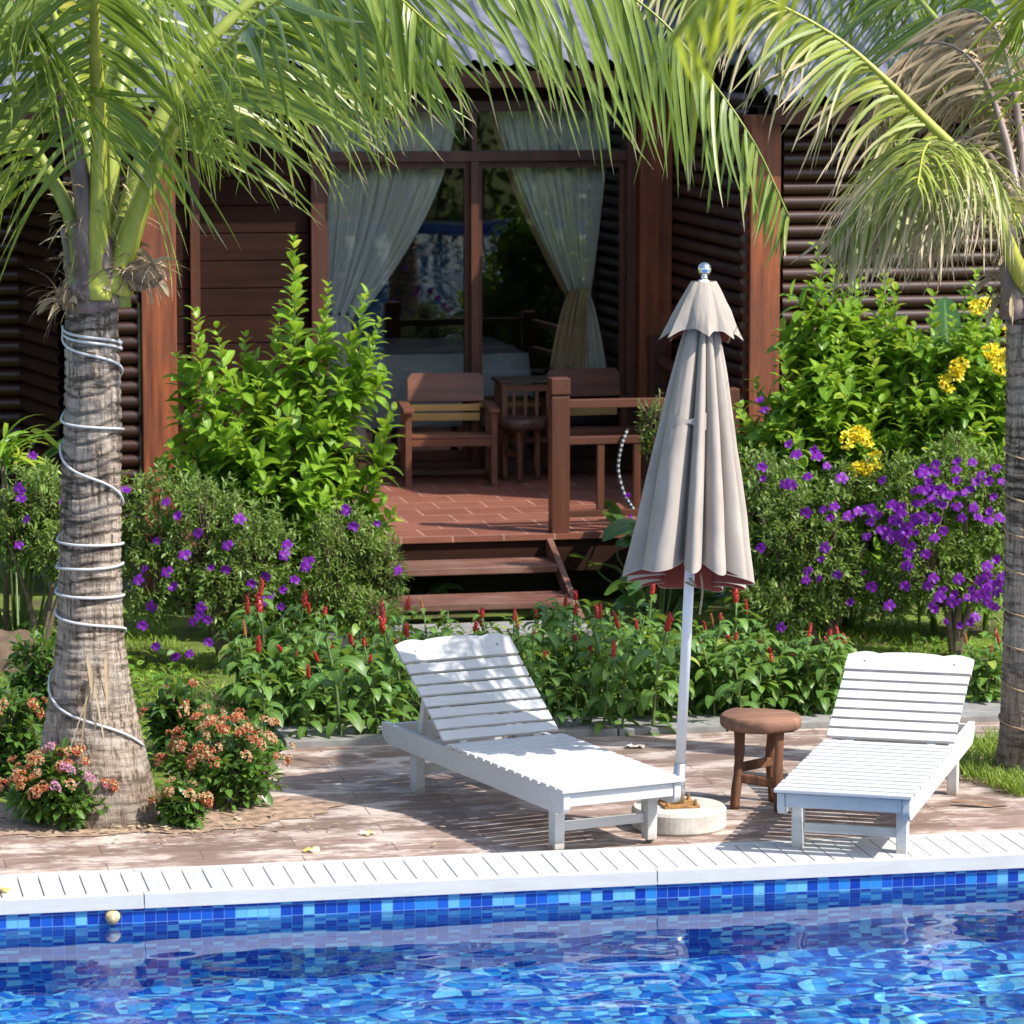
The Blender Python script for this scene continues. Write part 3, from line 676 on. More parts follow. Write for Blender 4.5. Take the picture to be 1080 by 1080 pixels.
# ------------------------------------------------------------------ furniture on the porch and in the room
def armchair(u, v, rz, label):
    r = empty('porch_armchair', l2w(u, v, DZ), RZ + rz); tag(r, label, 'armchair', 'wooden armchairs on the porch')
    W, Dp = .62, .56
    for sx in (-1, 1):
        x = sx * W / 2
        for y in (-Dp / 2, Dp / 2 - .04):
            b = B(); b.box(x - .022, x + .022, y, y + .045, 0, .53); b.build('leg', M['chair'], r, bevel=.004)
        b = B(); b.box(x - .038, x + .038, -Dp / 2 - .03, Dp / 2 + .02, .532, .562); b.build('armrest', M['chair'], r, bevel=.006)
        for (za, zb) in ((.02, .055), (.30, .345)):
            b = B(); b.box(x - .016, x + .016, -Dp / 2 + .046, Dp / 2 - .041, za, zb); b.build('side_rail', M['chair'], r, bevel=.003)
    for (ya, yb, za, zb) in ((-Dp / 2 + .005, -Dp / 2 + .035, .29, .345), (Dp / 2 - .035, Dp / 2 - .005, .02, .06)):
        b = B(); b.box(-W / 2 + .023, W / 2 - .023, ya, yb, za, zb); b.build('stretcher', M['chair'], r, bevel=.003)
    b = B()
    for i in range(5): b.box(-W / 2 + .02, W / 2 - .02, -Dp / 2 + .0 + i * .108, -Dp / 2 + .102 + i * .108, .347 - i * .008, .37 - i * .008)
    b.build('seat', M['chair'], r, bevel=.004)
    b = B(); b.bar((0, .235, .56), (0, .30, .76), W - .04, .026, (0, 1, 0)); 
    m = Matrix.Rotation(rad(-14), 4, 'X'); m.translation = (0, .27, .56)
    b = B(); b.prism([(-.28, 0), (.28, 0), (.28, .17), (.25, .21), (-.25, .21), (-.28, .17)], -.014, .014, 'y'); b.v = [tuple(m @ Vector(p)) for p in b.v]
    b.build('backrest', M['chair'], r, bevel=.004)
    b = B(); b.box(-.25, .25, .258, .276, .42, .475); b.box(-.25, .25, .262, .28, .49, .54); b.build('back_slat', M['gold'], r, bevel=.003)
    return r
p = w2l(ground(473, 510, DZ)); armchair(p.x + .02, p.y + .1, rad(-6), 'dark wooden armchair on the porch at the top of the steps')
p = w2l(ground(627, 505, DZ)); armchair(p.x + .04, p.y + .18, rad(4), 'wooden armchair behind the porch railing, its back board orange brown')
# low slatted table
p = w2l(ground(535, 500, DZ)); r = empty('coffee_table', l2w(p.x, p.y + .25, DZ), RZ); tag(r, 'low slatted wooden table with pale gold top between the porch armchairs', 'table')
b = B()
for i in range(6): b.box(-.27, .27, -.25 + i * .085, -.175 + i * .085, .50, .53)
b.build('tabletop', M['gold'], r, bevel=.003)
for sx in (-1, 1):
    for sy in (-1, 1):
        b = B(); b.box(sx * .23 - .022, sx * .23 + .022, sy * .2 - .022, sy * .2 + .022, 0, .50); b.build('leg', M['chair'], r, bevel=.003)
for (xa, ya, yb, za, zb, nm) in ((.25, -.24, -.225, .44, .497, 'apron'), (.25, .225, .24, .44, .497, 'apron'), (.2, -.02, .02, .14, .17, 'stretcher')):
    b = B(); b.box(-xa, xa, ya, yb, za, zb); b.build(nm, M['chair'], r, bevel=.003)
def slab_stool(name, loc, rz, R, H, th, legs, mat, lmat, label, seed, bars=()):
    r = empty(name, loc, rz); tag(r, label, 'stool')
    b = B(); n = 44; vs = []
    prof = [(.0, H - th), (.90, H - th), (.985, H - th * .8), (1.0, H - th * .35), (.97, H - .006), (.93, H), (0, H + .002)]
    out = [1 + .13 * math.cos(2 * a + seed) * .5 + .10 * mnoise.noise(Vector((math.cos(a) * 1.3 + seed, math.sin(a) * 1.3, 0))) + .05 * mnoise.noise(Vector((math.cos(a) * 4 + seed, math.sin(a) * 4, 2))) for a in [2 * math.pi * i / n for i in range(n)]]
    for f, z in prof:
        for i in range(n): a = 2 * math.pi * i / n; vs.append((R * f * out[i] * math.cos(a), R * f * out[i] * math.sin(a), z + (.004 * mnoise.noise(Vector((math.cos(a) * 3, math.sin(a) * 3, seed))) if f else 0)))
    b.add(vs, [(j * n + i, j * n + (i + 1) % n, (j + 1) * n + (i + 1) % n, (j + 1) * n + i) for j in range(len(prof) - 1) for i in range(n)])
    b.build('slab_top', mat, r, smooth=True)
    for k, (x, y, x2, y2) in enumerate(legs):
        b = B(); pts = []; rs = []
        for i in range(15):
            t = i / 14; pts.append((x + (x2 - x) * t + .006 * math.sin(5 * t + k), y + (y2 - y) * t + .005 * math.sin(7 * t + 2 * k), (H - th * .7) * (1 - t))); rs.append(R * .135 * (1 + .10 * math.sin(9 * t + k * 2) + .16 * mnoise.noise(Vector((t * 11, k * 3, seed)))) * (1 - .12 * t))
        b.tube(pts, rs, 9); b.build('leg', lmat, r, smooth=True)
    for (a, c) in bars:
        b = B(); b.bar(a, c, .035, .045); b.build('crossbar', lmat, r, bevel=.008)
    return r
slab_stool('tree_slab_stool', ground(801, 850), rad(5),   .19, .455, .068, [(-.11, -.05, -.125, -.06), (.07, -.10, .075, -.135), (.07, .10, .08, .12)], M['stool'], M['stool_leg'],
           'brown tree slab stool on three rough legs between the sun loungers', 1.2, [((-.12, -.055, .155), (.075, -.12, .135)), ((-.115, -.04, .20), (.075, .11, .20))])
slab_stool('porch_stool', l2w(*w2l(ground(552, 507, DZ))), RZ, .19, .46, .075, [(-.06, -.1, -.04, -.11), (.1, .02, .12, .03), (-.1, .08, -.12, .10)], M['dkstool'], M['stool_leg'],
           'dark tree slab stool on the porch beside the railing post', 4.4, [((-.05, -.1, .2), (-.11, .09, .2))])
# cabinet seen behind the railing post
p = w2l(P3(560, 395, 28.2)); r = empty('side_cabinet', l2w(.45, 3.05, DZ), RZ); tag(r, 'dark topped side table with upright slats standing by the glass door', 'table')
b = B(); b.box(-.24, .24, -.16, .16, .70, .725); b.build('tabletop', M['inside'], r, bevel=.003)
for sx in (-1, 1):
    for sy in (-1, 1): b = B(); b.box(sx * .20 - .02, sx * .20 + .02, sy * .13 - .02, sy * .13 + .02, 0, .70); b.build('leg', M['chair'], r, bevel=.003)
b = B(); b.box(-.18, .18, -.14, -.12, .64, .69)
for i in range(4): b.box(-.14 + i * .085, -.115 + i * .085, -.138, -.122, .3, .64)
b.box(-.18, .18, -.14, -.12, .26, .30); b.build('slat_front', M['chair'], r, bevel=.002)
# bed
r = empty('bed', l2w(-.25, 5.0, DZ), RZ); tag(r, 'bed under a white sheet inside the room behind the glass', 'bed')
b = B(); b.box(-1.0, 1.0, -.75, .75, .1, .45); b.build('bed_base', M['inside'], r, bevel=.02)
b = B()
def bedfn(s, t):
    x = (s - .5) * 2.04; y = (t - .5) * 1.6; e = max(abs(s - .5), abs(t - .5)) * 2
    return (x, y, .80 - .55 * max(0, (e - .94) / .06) ** .8 + .015 * mnoise.noise(Vector((x * 4, y * 4, 0))))
b.grid(bedfn, 60, 60); b.build('bedsheet', M['bed'], r, smooth=True)
# striped cord hanging from the rail
lv = Leaves(); b = B(); pts = catmull([P3(662, 452, 24.75), P3(655, 472, 24.72), P3(652, 495, 24.72), P3(658, 520, 24.72), P3(668, 537, 24.72)], 40)
me_ = B(); me_.tube(pts, .010, 8, cap=False); o = me_.build('striped_cord', M['stripe'], smooth=True)
ul = o.data.uv_layers.new(name='UVMap')
for l_ in o.data.loops: ul.data[l_.index].uv = (0, (l_.vertex_index // 8) / 39)
tag(o, 'black and white striped cord hanging from the porch rail', 'cord')
#PART3
# ================================================================== SUN LOUNGERS
def lounger(loc, yaw, ang, label):
    r = empty('sun_lounger', loc, yaw); tag(r, label, 'sun lounger', 'white sun loungers on the patio')
    W, LH, LT, HS, BL, INS = .635, 1.26, 2.0, .338, .707, .30
    hw = W / 2; wm = M['white']
    for sx in (-1, 1):
        x0, x1 = sorted((sx * (hw - .012), sx * (hw - .047)))
        b = B(); top = HS - .021; bt = HS - .125
        arc = [(.055 - .05 * math.sin(a), bt + .045 - .045 * math.cos(a)) for a in np.linspace(0, math.pi / 2, 6)]
        arc2 = [(LT - .10 + .10 * math.sin(a), bt + .075 - .075 * math.cos(a)) for a in np.linspace(0, math.pi / 2, 7)]
        b.prism([(.005, top)] + [(y, z) for (y, z) in arc[::-1]] + arc2 + [(LT, top + .0), ], x0, x1, 'x')
        b.build('side_rail', wm, r, bevel=.004)
    b = B(); b.box(-hw + .049, hw - .049, .012, .042, HS - .085, HS - .022); b.build('end_rail', wm, r, bevel=.003)
    b = B(); b.box(-hw + .049, hw - .049, LT - .075, LT - .045, HS - .105, HS - .025); b.build('end_rail', wm, r, bevel=.003)
    b = B(); b.box(-hw + .049, hw - .049, LH - .04, LH - .01, HS - .10, HS - .025); b.build('cross_member', wm, r, bevel=.003)
    for sx in (-1, 1):
        for y, front in ((INS - .14, True), (LT - INS - .03, False)):
            b = B(); xo = sx * (hw - .05); xi = xo - sx * .05; xa, xb = sorted((xo, xi))
            b.prism([(y - .005, HS - .05), (y + .075, HS - .05), (y + .068, .02 if front else 0.0), (y + .005, .02 if front else 0.0)], xa, xb, 'x')
            leg = b.build('leg', wm, r, bevel=.004)
            if front:
                b = B(); yc = y + .037
                b.tube([(xo - sx * .018, yc - .002, .028), (xo - sx * .032, yc - .002, .028)], .028, 16); b.build('wheel', M['rubber'], leg, smooth=False)
                b = B(); b.tube([(xo + sx * .002, yc, .032), (xo + sx * .004, yc, .032)], .007, 8); b.build('axle_bolt', M['rust'], leg)
    for y in (INS - .11, LT - INS):
        b = B(); b.box(-hw + .102, hw - .102, y, y + .022, .10, .145); b.build('leg_stretcher', wm, r, bevel=.003)
    b = B(); n = 15; pit = (LH - .01) / n
    for i in range(n):
        y0 = -.012 + i * pit; b.box(-hw + random.uniform(-.003, .003), hw + random.uniform(-.003, .003), y0, y0 + pit - .021, HS - .017, HS + .001 * random.random())
    b.build('seat', wm, r, bevel=.0035)
    # back: pivots at the hinge
    bk = empty('backrest', (0, LH, HS - .006), 0); bk.parent = r; bk.rotation_euler = (ang, 0, 0)
    b = B(); n = 8; pit = .078
    for i in range(n - 1):
        y0 = .010 + i * pit; b.box(-hw + .004, hw - .004, y0, y0 + pit - .0175, 0, .016)
    b.build('slats', M['white_back'], bk, bevel=.0035)
    yt = .010 + 7 * pit; outl = [(-hw, yt), (hw, yt)]
    hb = BL - yt
    right = []
    for s in np.linspace(0, 1, 9): right.append((hw - s * .145, yt + hb - .030 + .030 * math.sin(s * math.pi * .78)))
    mid = [(hw - .158 - s * (W - .316), yt + hb - .014 + .018 * math.sin(s * math.pi) ** .6) for s in np.linspace(0, 1, 15)]
    left = [(-x, y) for (x, y) in right[::-1]]
    b = B(); b.prism(outl + right + mid + left, 0, .019, 'z'); b.build('head_slat', M['white_back'], bk, bevel=.0025)
    b = B()
    for x in (-.20, .20): b.box(x - .02, x + .02, .0, BL - .03, -.028, -.002)
    b.build('batten', M['white_back'], bk, bevel=.003)
    b = B()
    for x in (-.225, .225): b.tube([(x, yt + hb * .45, .019), (x, yt + hb * .45, .0205)], .006, 8)
    b.build('screw', M['rubber'], bk)
    yb = LH + .42 * math.cos(ang); zb = HS + .42 * math.sin(ang) - .03
    for sx in (-1, 1):
        b = B(); b.bar((sx * .235, yb, zb), (sx * .235, yb + .085, HS - .09), .03, .045, (0, 1, .2)); b.build('prop', wm, r, bevel=.003)
    b = B(); b.box(-hw + .05, hw - .05, yb + .07, yb + .10, HS - .11, HS - .075); b.build('prop_bar', wm, r, bevel=.003)
    return r
lounger((.51, 17.06, .001), rad(26.5), rad(34.9), 'white slatted sun lounger left of the closed parasol, its back raised')
lounger((1.50, 16.87, .001), rad(-15.3), rad(26.9), 'white slatted sun lounger right of the tree slab stool')

# ================================================================== PARASOL
base = ground(716, 872)
r = empty('closed_parasol', base); tag(r, 'closed beige parasol with red lining on a white pole', 'parasol')
bs = empty('parasol_base', base)
b = B(); b.lathe([(.0, 0), (.218, 0), (.226, .012), (.226, .09), (.216, .104), (.0, .106)], 56, jit=lambda a: 1 + .006 * math.sin(3 * a)); 
base_o = b.build('parasol_base', M['concrete'], None, smooth=False, loc=base); bpy.data.objects.remove(bs)
tag(base_o, 'round grey concrete block under the parasol pole', 'parasol base')
TOP = Vector((gx(743, base.y, 2.6) - base.x, 0, gz(284, base.y))); B0 = Vector((-.004, 0, .107))
ax = (TOP - B0).normalized(); LN = (TOP - B0).length
def on(s): return B0 + ax * s
b = B(); b.tube([on(.18), on(LN - .05)], .0245, 18); b.build('pole', M['pole'], r, smooth=True)
b = B(); b.tube([on(.0), on(.20)], .029, 18); b.build('pole_sleeve', M['metal'], r, smooth=True)
b = B(); b.bar(on(.14) + Vector((-.065, -.0, 0)), on(.14) + Vector((-.028, 0, 0)), .012, .012); b.tube([on(.14) + Vector((-.07, 0, -.0)), on(.14) + Vector((-.06, 0, 0))], .016, 8); b.build('locking_screw', M['rubber'], r)
b = B(); m_ = Matrix.Rotation(rad(12), 4, 'Z'); m_.translation = B0; b.box(-.085, .085, -.085, .085, -.0005, .009, 0, m_)
for sx in (-1, 1):
    for sy in (-1, 1): p = m_ @ Vector((sx * .068, sy * .068, .009)); b.tube([p, p + Vector((0, 0, .028))], .008, 7); b.tube([p + Vector((0, 0, .0)), p + Vector((0, 0, .008))], .014, 6)
b.build('base_plate', M['rust'], r)
b = B(); b.lathe([(0.0, -.033), (.013, -.030), (.024, -.022), (.031, -.010), (.033, 0), (.031, .010), (.024, .022), (.013, .030), (0, .033)], 24, on(LN)); b.lathe([(.0, -.055), (.016, -.055), (.016, -.028), (0, -.028)], 16, on(LN)); b.build('finial', M['chrome'], r, smooth=True)
# cloth: eight ribs, cloth hangs in folds between them
NF = 11
def canopy_surface(name, parent, mat, zt, zb, rt, rb, fold_t, fold_b, seed, inset=0.0, scallop=.0, waist=0.0, expo=1.0, rows=40, n=288, flare=0.0, NF=11, ridge=False, tilt=.095):
    b = B(); vs = []
    for j in range(rows + 1):
        t = j / rows; s = zt + (zb - zt) * t
        R = rt + (rb - rt) * t ** expo + flare * max(0, t - .6) ** 2; f = fold_t + (fold_b - fold_t) * t
        R *= 1 - waist * math.exp(-((t - .30) / .10) ** 2)
        for i in range(n):
            a = 2 * math.pi * i / n
            aw = a + .13 * math.sin(2 * a + seed) + .07 * math.sin(3 * a + seed * 2 + t * 1.2) + .05 * math.sin(a * 5 + seed)
            ph = aw * NF / 2
            c = abs(math.cos(ph)) if not ridge else 1 - abs(math.sin(ph)) ** .8; fi = f * (.72 + .55 * (.5 + .5 * math.sin(aw * 1.7 + seed * 5))); lob = 1 - fi * (1 - c ** .6)
            big = 1 + .07 * math.sin(a * 2 + seed * 3)
            rr = (R * lob * big - inset) * (1 + .020 * mnoise.noise(Vector((math.cos(a) * 5, math.sin(a) * 5, t * 4 + seed))) + .012 * mnoise.noise(Vector((math.cos(a) * 11 + t * 3, math.sin(a) * 11, t * 9 + seed))))
            dz = scallop * (c ** 1.2) * t + tilt * math.sin(a + .2) * t + .012 * mnoise.noise(Vector((math.cos(a) * 4, math.sin(a) * 4, seed))) * t
            p = on(s - dz); vs.append((p.x + max(.012, rr) * math.cos(a), p.y + max(.012, rr) * math.sin(a), p.z))
    b.add(vs, [(j * n + i, j * n + (i + 1) % n, (j + 1) * n + (i + 1) % n, (j + 1) * n + i) for j in range(rows) for i in range(n)])
    return b.build(name, mat, parent, smooth=True)
sB, sV, sT = gz(606, base.y) - .107, gz(350, base.y) - .107, gz(296, base.y) - .107
can = canopy_surface('canopy', r, M['canopy'], sV + .05, sB, .075, .335, .42, .60, 1.7, 0, .035, .0, .86)
canopy_surface('lining', can, M['lining'], sV, sB + .004, .07, .332, .42, .60, 1.7, .007, .035, .0, .86)
vt = canopy_surface('vent_cap', r, M['canopy'], sT, sV - .005, .055, .19, .06, .34, .4, 0, .035, 0, .92, 18, NF=8, ridge=True, tilt=.03)
canopy_surface('vent_lining', vt, M['lining'], sT - .01, sV - .002, .05, .186, .06, .34, .4, .006, .035, 0, .92, 18, NF=8, ridge=True, tilt=.03)
b = B(); 
p0 = on(gz(440, base.y) - .107) + Vector((-.05, -.175, 0))
b.grid(lambda s, t: tuple(p0 + Vector(((s - .5) * .17, -.012 * math.cos((s - .5) * 6) - .01 * math.sin(s * 9), (t - .5) * (.014 + .07 * abs(s - .5) * 2)))), 20, 4)
b.build('tie_strap', M['canopy'], r, smooth=True)
b = B(); pc = on(sB) + Vector((.05, -.06, .02)); b.tube(catmull([pc, pc + Vector((.008, 0, -.09)), pc + Vector((-.004, 0, -.20))], 10), .006, 6); b.build('pull_cord', M['rope'], r, smooth=True)
b = B(); b.tube(catmull([on(sB - .01) + Vector((.0, -.035, 0)), on(sB - .05) + Vector((.03, -.03, 0)), on(sB - .05) + Vector((-.02, -.035, .02))], 14), .005, 6); b.build('cord_knot', M['rope'], r, smooth=True)

# ------------------------------------------------------------------ litter
def fallen_flower(px, py, lab, z=.002):
    p = ground(px, py, z); lv = Leaves(); n = 5; a = np.arange(n) * 2 * math.pi / n + px
    Dv = np.stack([np.cos(a), np.sin(a), np.full(n, .55)], 1); lv.leaves(np.tile(np.array([[0, 0, .004]]), (n, 1)), Dv, .045, .032, 1.4, 5, .1, shape=(.6, .45))
    o = lv.build('fallen_flower', M['frangi'], None, p); tag(o, lab, 'fallen flower', 'fallen flowers by the pool')
fallen_flower(328, 898, 'yellow and white fallen flower nearest the left shrub, on bare patio')
fallen_flower(388, 880, 'yellow and white fallen flower on the patio in front of the lounger shadow')
fallen_flower(3, 940, 'yellow fallen flower on the white pool coping at the far left', .036)
b = B(); b.grid(lambda s, t: ((s - .5) * .10, (t - .5) * .05, .012 + .018 * mnoise.noise(Vector((s * 5, t * 4, 3)))), 14, 10); o = b.build('paper_scrap', M['white'], smooth=True, loc=ground(670, 789)); tag(o, 'crumpled white paper scrap on the patio behind the lounger', 'litter')
b = B(); b.grid(lambda s, t: ((s - .5) * .26 + .02 * math.sin(t * 3), (t - .5) * .05 * math.sin(math.pi * min(1, s + .05)) - .08 * (s - .5), .012 + .02 * (t - .5) ** 2 + .008 * math.sin(s * 6)), 20, 5); o = b.build('dry_palm_sheath', M['drylitter'], smooth=True, loc=ground(1030, 851)); tag(o, 'dry brown palm sheath lying at the edge of the grass tuft', 'litter')
b = B(); b.lathe([(0, 0), (.028, .0), (.034, .01), (.030, .022), (.012, .030), (0, .031)], 16, jit=lambda a: 1 + .06 * math.sin(3 * a)); b.v = [(x, -z, y) for (x, y, z) in b.v]
pp = w2l(P3(120, 971, 16.1)); o = b.build('wall_fitting', M['drylitter'], smooth=True, loc=l2w(pp.x, PV1 - .001, pp.z), rz=RZ); o.data.materials[0] = plain('tan_fitting', (.55, .42, .22), .6, .4, 30); tag(o, 'small round tan fitting on the blue pool wall tiles', 'pool fitting')
b = B(); n = 30
for j in range(8):
    pass
def rockfn(s, t):
    a = s * 2 * math.pi; e = t * math.pi / 2; v = Vector((math.cos(a) * math.cos(e) * .30, math.sin(a) * math.cos(e) * .24, math.sin(e) * .26)); k = 1 + .22 * mnoise.noise(v * 6) + .1 * mnoise.noise(v * 15); return tuple(v * k)
b.grid(rockfn, 40, 18); o = b.build('boulder', M['rock'], smooth=True, loc=(gx(2, 22.0), 22.0, -.02)); tag(o, 'brown boulder in the shade at the left edge', 'boulder')
#PART4
# ================================================================== PALMS
def frond(parent, pts, Lmax, mat, pmat, n=95, t0=.25, droop=1.1, r0=.042, wid=.05, seed=0, lift=-.35, dens=None, sides=(1, -1), tipf=.35, roll=0.0, bare=None, angs=(62, 24), ts=.72, drop=.12, mess=1.0, down=0.0):
    rs = np.random.default_rng(seed + 100)
    c = catmull(pts, 80)
    seg = np.linalg.norm(np.diff(c, axis=0), axis=1); s = np.concatenate([[0], np.cumsum(seg)]); s /= s[-1]
    lv = Leaves()
    for side in sides:
        t = t0 + (1 - t0) * (np.linspace(0, 1, n) ** .96); t = np.clip(t + rs.normal(0, .0035, n), t0, .999); t = t[rs.random(n) > drop]
        if bare: keep = ~((t > bare[0]) & (t < bare[1]) & (side == bare[2])); t = t[keep]
        m = len(t)
        P = np.stack([np.interp(t, s, c[:, k]) for k in range(3)], 1)
        T = nrm(np.stack([np.interp(np.minimum(t + .02, 1), s, c[:, k]) - np.interp(np.maximum(t - .02, 0), s, c[:, k]) for k in range(3)], 1))
        up = np.tile(np.array([0, 0, 1.0]), (m, 1)); up = up + nrm(np.cross(T, up)) * roll
        sd = nrm(np.cross(T, up)) * side
        nr = np.cross(sd, T) * side
        q = (t - t0) / (1 - t0)
        a = np.radians(angs[0] + (angs[1] - angs[0]) * q) + rs.normal(0, .10, m) * mess
        D = nrm(sd * np.sin(a)[:, None] + T * np.cos(a)[:, None] + nr * (lift + rs.normal(0, .11, m) * mess)[:, None] - np.array([0, 0, 1.0]) * down)
        L = Lmax * (.62 + .38 * np.sin(np.pi * np.clip(q * .85 + .18, 0, 1))) * (1 - (1 - tipf) * np.clip((q - ts) / (1 - ts), 0, 1) ** 1.3) * rs.uniform(.72, 1.08, m)
        W = wid * (.75 + .4 * np.sin(np.pi * q)) * rs.uniform(.8, 1.15, m)
        k = 9; ctr = np.zeros((m, k, 3)); wd = np.zeros((m, k, 3)); nn_ = np.zeros((m, k, 3)); p = P.copy(); d = D.copy(); g = droop * rs.uniform(.75, 1.3, m)
        sway = rs.normal(0, .09, (m, 3)) * mess + np.stack([np.interp(t, np.linspace(0, 1, 26), rs.normal(0, .17, 26)) for _ in range(3)], 1) * mess
        kink = rs.random(m) < .10; kp = rs.integers(3, 7, m)
        for i in range(k):
            u_ = i / (k - 1); ctr[:, i] = p
            wv = nrm(T - d * np.sum(T * d, 1, keepdims=True) + sway * 1.5)
            prof = (min(1, .45 + u_ * 5) if u_ < .12 else 1) * (1 - u_ ** 2.2) ** .8 + .03
            wd[:, i] = wv * (W / 2 * prof)[:, None]; nn_[:, i] = np.cross(d, wv)
            p = p + d * (L / (k - 1))[:, None]
            d = d + np.array([0, 0, -1.0]) * (g / (k - 1) * (1.5 - 1.0 * u_))[:, None] + sway * .25
            d[:, 2] -= np.where(kink & (kp == i), .9, 0)
            d = nrm(d)
        lv.folded(ctr, wd, nn_, np.clip(rs.normal(.45, .22, m), 0, 1), .22)
    o = lv.build('frond', mat, parent)
    rr = [max(.005, r0 * (1 - .80 * min(1, x / .55)) if x < .55 else r0 * .20 * (1 - .75 * (x - .55) / .45)) for x in s]
    rr[0] *= 1.5; rr[1] *= 1.4; rr[2] *= 1.28; rr[3] *= 1.18; rr[4] *= 1.1
    b = B(); b.tube(c, rr, 8); b.build('petiole', pmat, o, smooth=True)
    return o
def palm_trunk(parent, prof, lean, H, seed):
    """prof: [(z, r)], rings and old leaf scars as real relief"""
    zs = np.arange(-.05, H, .0065); pr = np.array(prof); n = 84; vs = []; sca = []
    rr_ = random.Random(seed); scars = []; z = .1
    while z < H: scars.append(z); z += rr_.uniform(.045, .085)
    scars = np.array(scars)
    for zz in zs:
        r = np.interp(zz, pr[:, 0], pr[:, 1]); cx = lean(zz)
        for i in range(n):
            a = 2 * math.pi * i / n; zt = zz + .028 * mnoise.noise(Vector((math.cos(a) * 1.2 + seed, math.sin(a) * 1.2, zz * .8))) + .02 * math.sin(a + zz * 2)
            dmin = np.min(np.abs(scars - zt)); up_ = max(.25, min(1, (zz - .5) / .9)); gr = up_ * -.008 * math.exp(-(dmin / .006) ** 2) + .004 * math.exp(-((dmin - .02) / .012) ** 2)
            k = r + gr + .006 * mnoise.noise(Vector((math.cos(a) * 3, math.sin(a) * 3, zz * 4 + seed))) + .004 * mnoise.noise(Vector((math.cos(a) * 14, math.sin(a) * 14, zz * 5)))
            if zz < .35: k += .02 * (1 - zz / .35) * mnoise.noise(Vector((math.cos(a) * 3, math.sin(a) * 3, seed)))
            vs.append((cx + k * math.cos(a), k * math.sin(a), zz)); dk = mnoise.noise(Vector((math.cos(a) * 1.5 + seed, math.sin(a) * 1.5, zz * 2.2))); sca.append(min(1, up_ * .85 * math.exp(-(dmin / .006) ** 2) + (max(0, min(1, (dk - .12) * 4)) * max(0, 1 - dmin / .03) ** .6 if zz > .5 else 0)))
    b = B(); m = len(zs)
    b.add(vs, [(j * n + i, j * n + (i + 1) % n, (j + 1) * n + (i + 1) % n, (j + 1) * n + i) for j in range(m - 1) for i in range(n)] + [tuple(range((m - 1) * n, m * n))])
    o = b.build('trunk', M['trunk'], parent, smooth=True); at = o.data.attributes.new('scar', 'FLOAT', 'POINT'); at.data.foreach_set('value', np.array(sca, dtype=np.float32)); return o
def fibre(parent, c, R, h, n, seed, name='fibre'):
    rs = np.random.default_rng(seed); lv = Leaves()
    a = rs.uniform(0, 2 * np.pi, n); z = rs.uniform(0, h, n); P = np.stack([c[0] + R * np.cos(a) * (1 + .25 * z / h), c[1] + R * np.sin(a) * (1 + .25 * z / h), c[2] + z], 1)
    D = np.stack([np.cos(a) * .7, np.sin(a) * .7, rs.uniform(-.5, .9, n)], 1) + rs.normal(0, .45, (n, 3))
    lv.leaves(P, D, rs.uniform(.05, .22, n), rs.choice([.003, .005, .010, .03], n, p=[.45, .3, .15, .10]), 1.4, 7, .3, rs.random(n), shape=(.3, .4), twist=.9)
    return lv.build(name, M['frond_d'], parent)
def boot(parent, base, tip, w, mat, seed):
    """broken leaf base hugging the crown"""
    b = B(); base, tip = Vector(base), Vector(tip)
    b.tube([base + (tip - base) * t + Vector((0, 0, 0)) for t in np.linspace(0, 1, 9)], [w * (1 - .55 * t ** .8) * (1 + .06 * math.sin(9 * t + seed)) for t in np.linspace(0, 1, 9)], 10)
    return b.build('leaf_base', mat, parent, smooth=True)

# ---- left palm
PB = ground(104, 862); PB.z = 0
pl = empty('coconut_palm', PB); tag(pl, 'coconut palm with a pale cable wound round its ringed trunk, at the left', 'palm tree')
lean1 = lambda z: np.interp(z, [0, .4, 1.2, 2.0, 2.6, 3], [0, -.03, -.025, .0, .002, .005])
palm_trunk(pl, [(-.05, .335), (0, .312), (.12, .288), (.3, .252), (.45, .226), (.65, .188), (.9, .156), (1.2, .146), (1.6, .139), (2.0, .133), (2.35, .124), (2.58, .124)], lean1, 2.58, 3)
def L1(px, py, D): p = P3(px, py, D); return p - PB
y0 = PB.y
cc = L1(105, 290, y0)
FN = dict(parent=pl)
# upright frond leaning over the viewer's side
frond(pl, [cc + Vector((.0, -.10, -.10)), L1(105, 225, y0 - .13), L1(105, 140, y0 - .25), L1(101, 60, y0 - .50), L1(98, -40, y0 - 1.0), L1(92, -110, y0 - 1.9), L1(88, -90, y0 - 2.6)], 1.05, M['frond'], M['pet_y'], 85, .20, 1.2, .062, .040, 1, .0, angs=(92, 50), down=.55)
# right leaning frond
frond(pl, [cc + Vector((.07, -.05, -.06)), L1(145, 225, y0 - .12), L1(178, 145, y0 - .25), L1(230, 60, y0 - .45), L1(305, -5, y0 - .7), L1(390, -20, y0 - .9), L1(470, 40, y0 - 1.1)], 1.0, M['frond'], M['pet_y'], 58, .28, .9, .066, .032, 2, -.6)
# the long frond arching over to the right, tip hanging beside the parasol
frond(pl, [cc + Vector((.05, .05, .0)), L1(150, 170, y0 + .1), L1(215, 50, y0 + .25), L1(330, -40, y0 + .4), L1(480, -70, y0 + .45), L1(610, -35, y0 + .4), L1(690, 15, y0 + .35), L1(745, 78, y0 + .3), L1(795, 150, y0 + .3), L1(832, 228, y0 + .3)], 1.28, M['frond'], M['pet_g'], 78, .18, .7, .05, .027, 3, -.75, tipf=.34, angs=(52, 20), ts=.45, drop=.16)
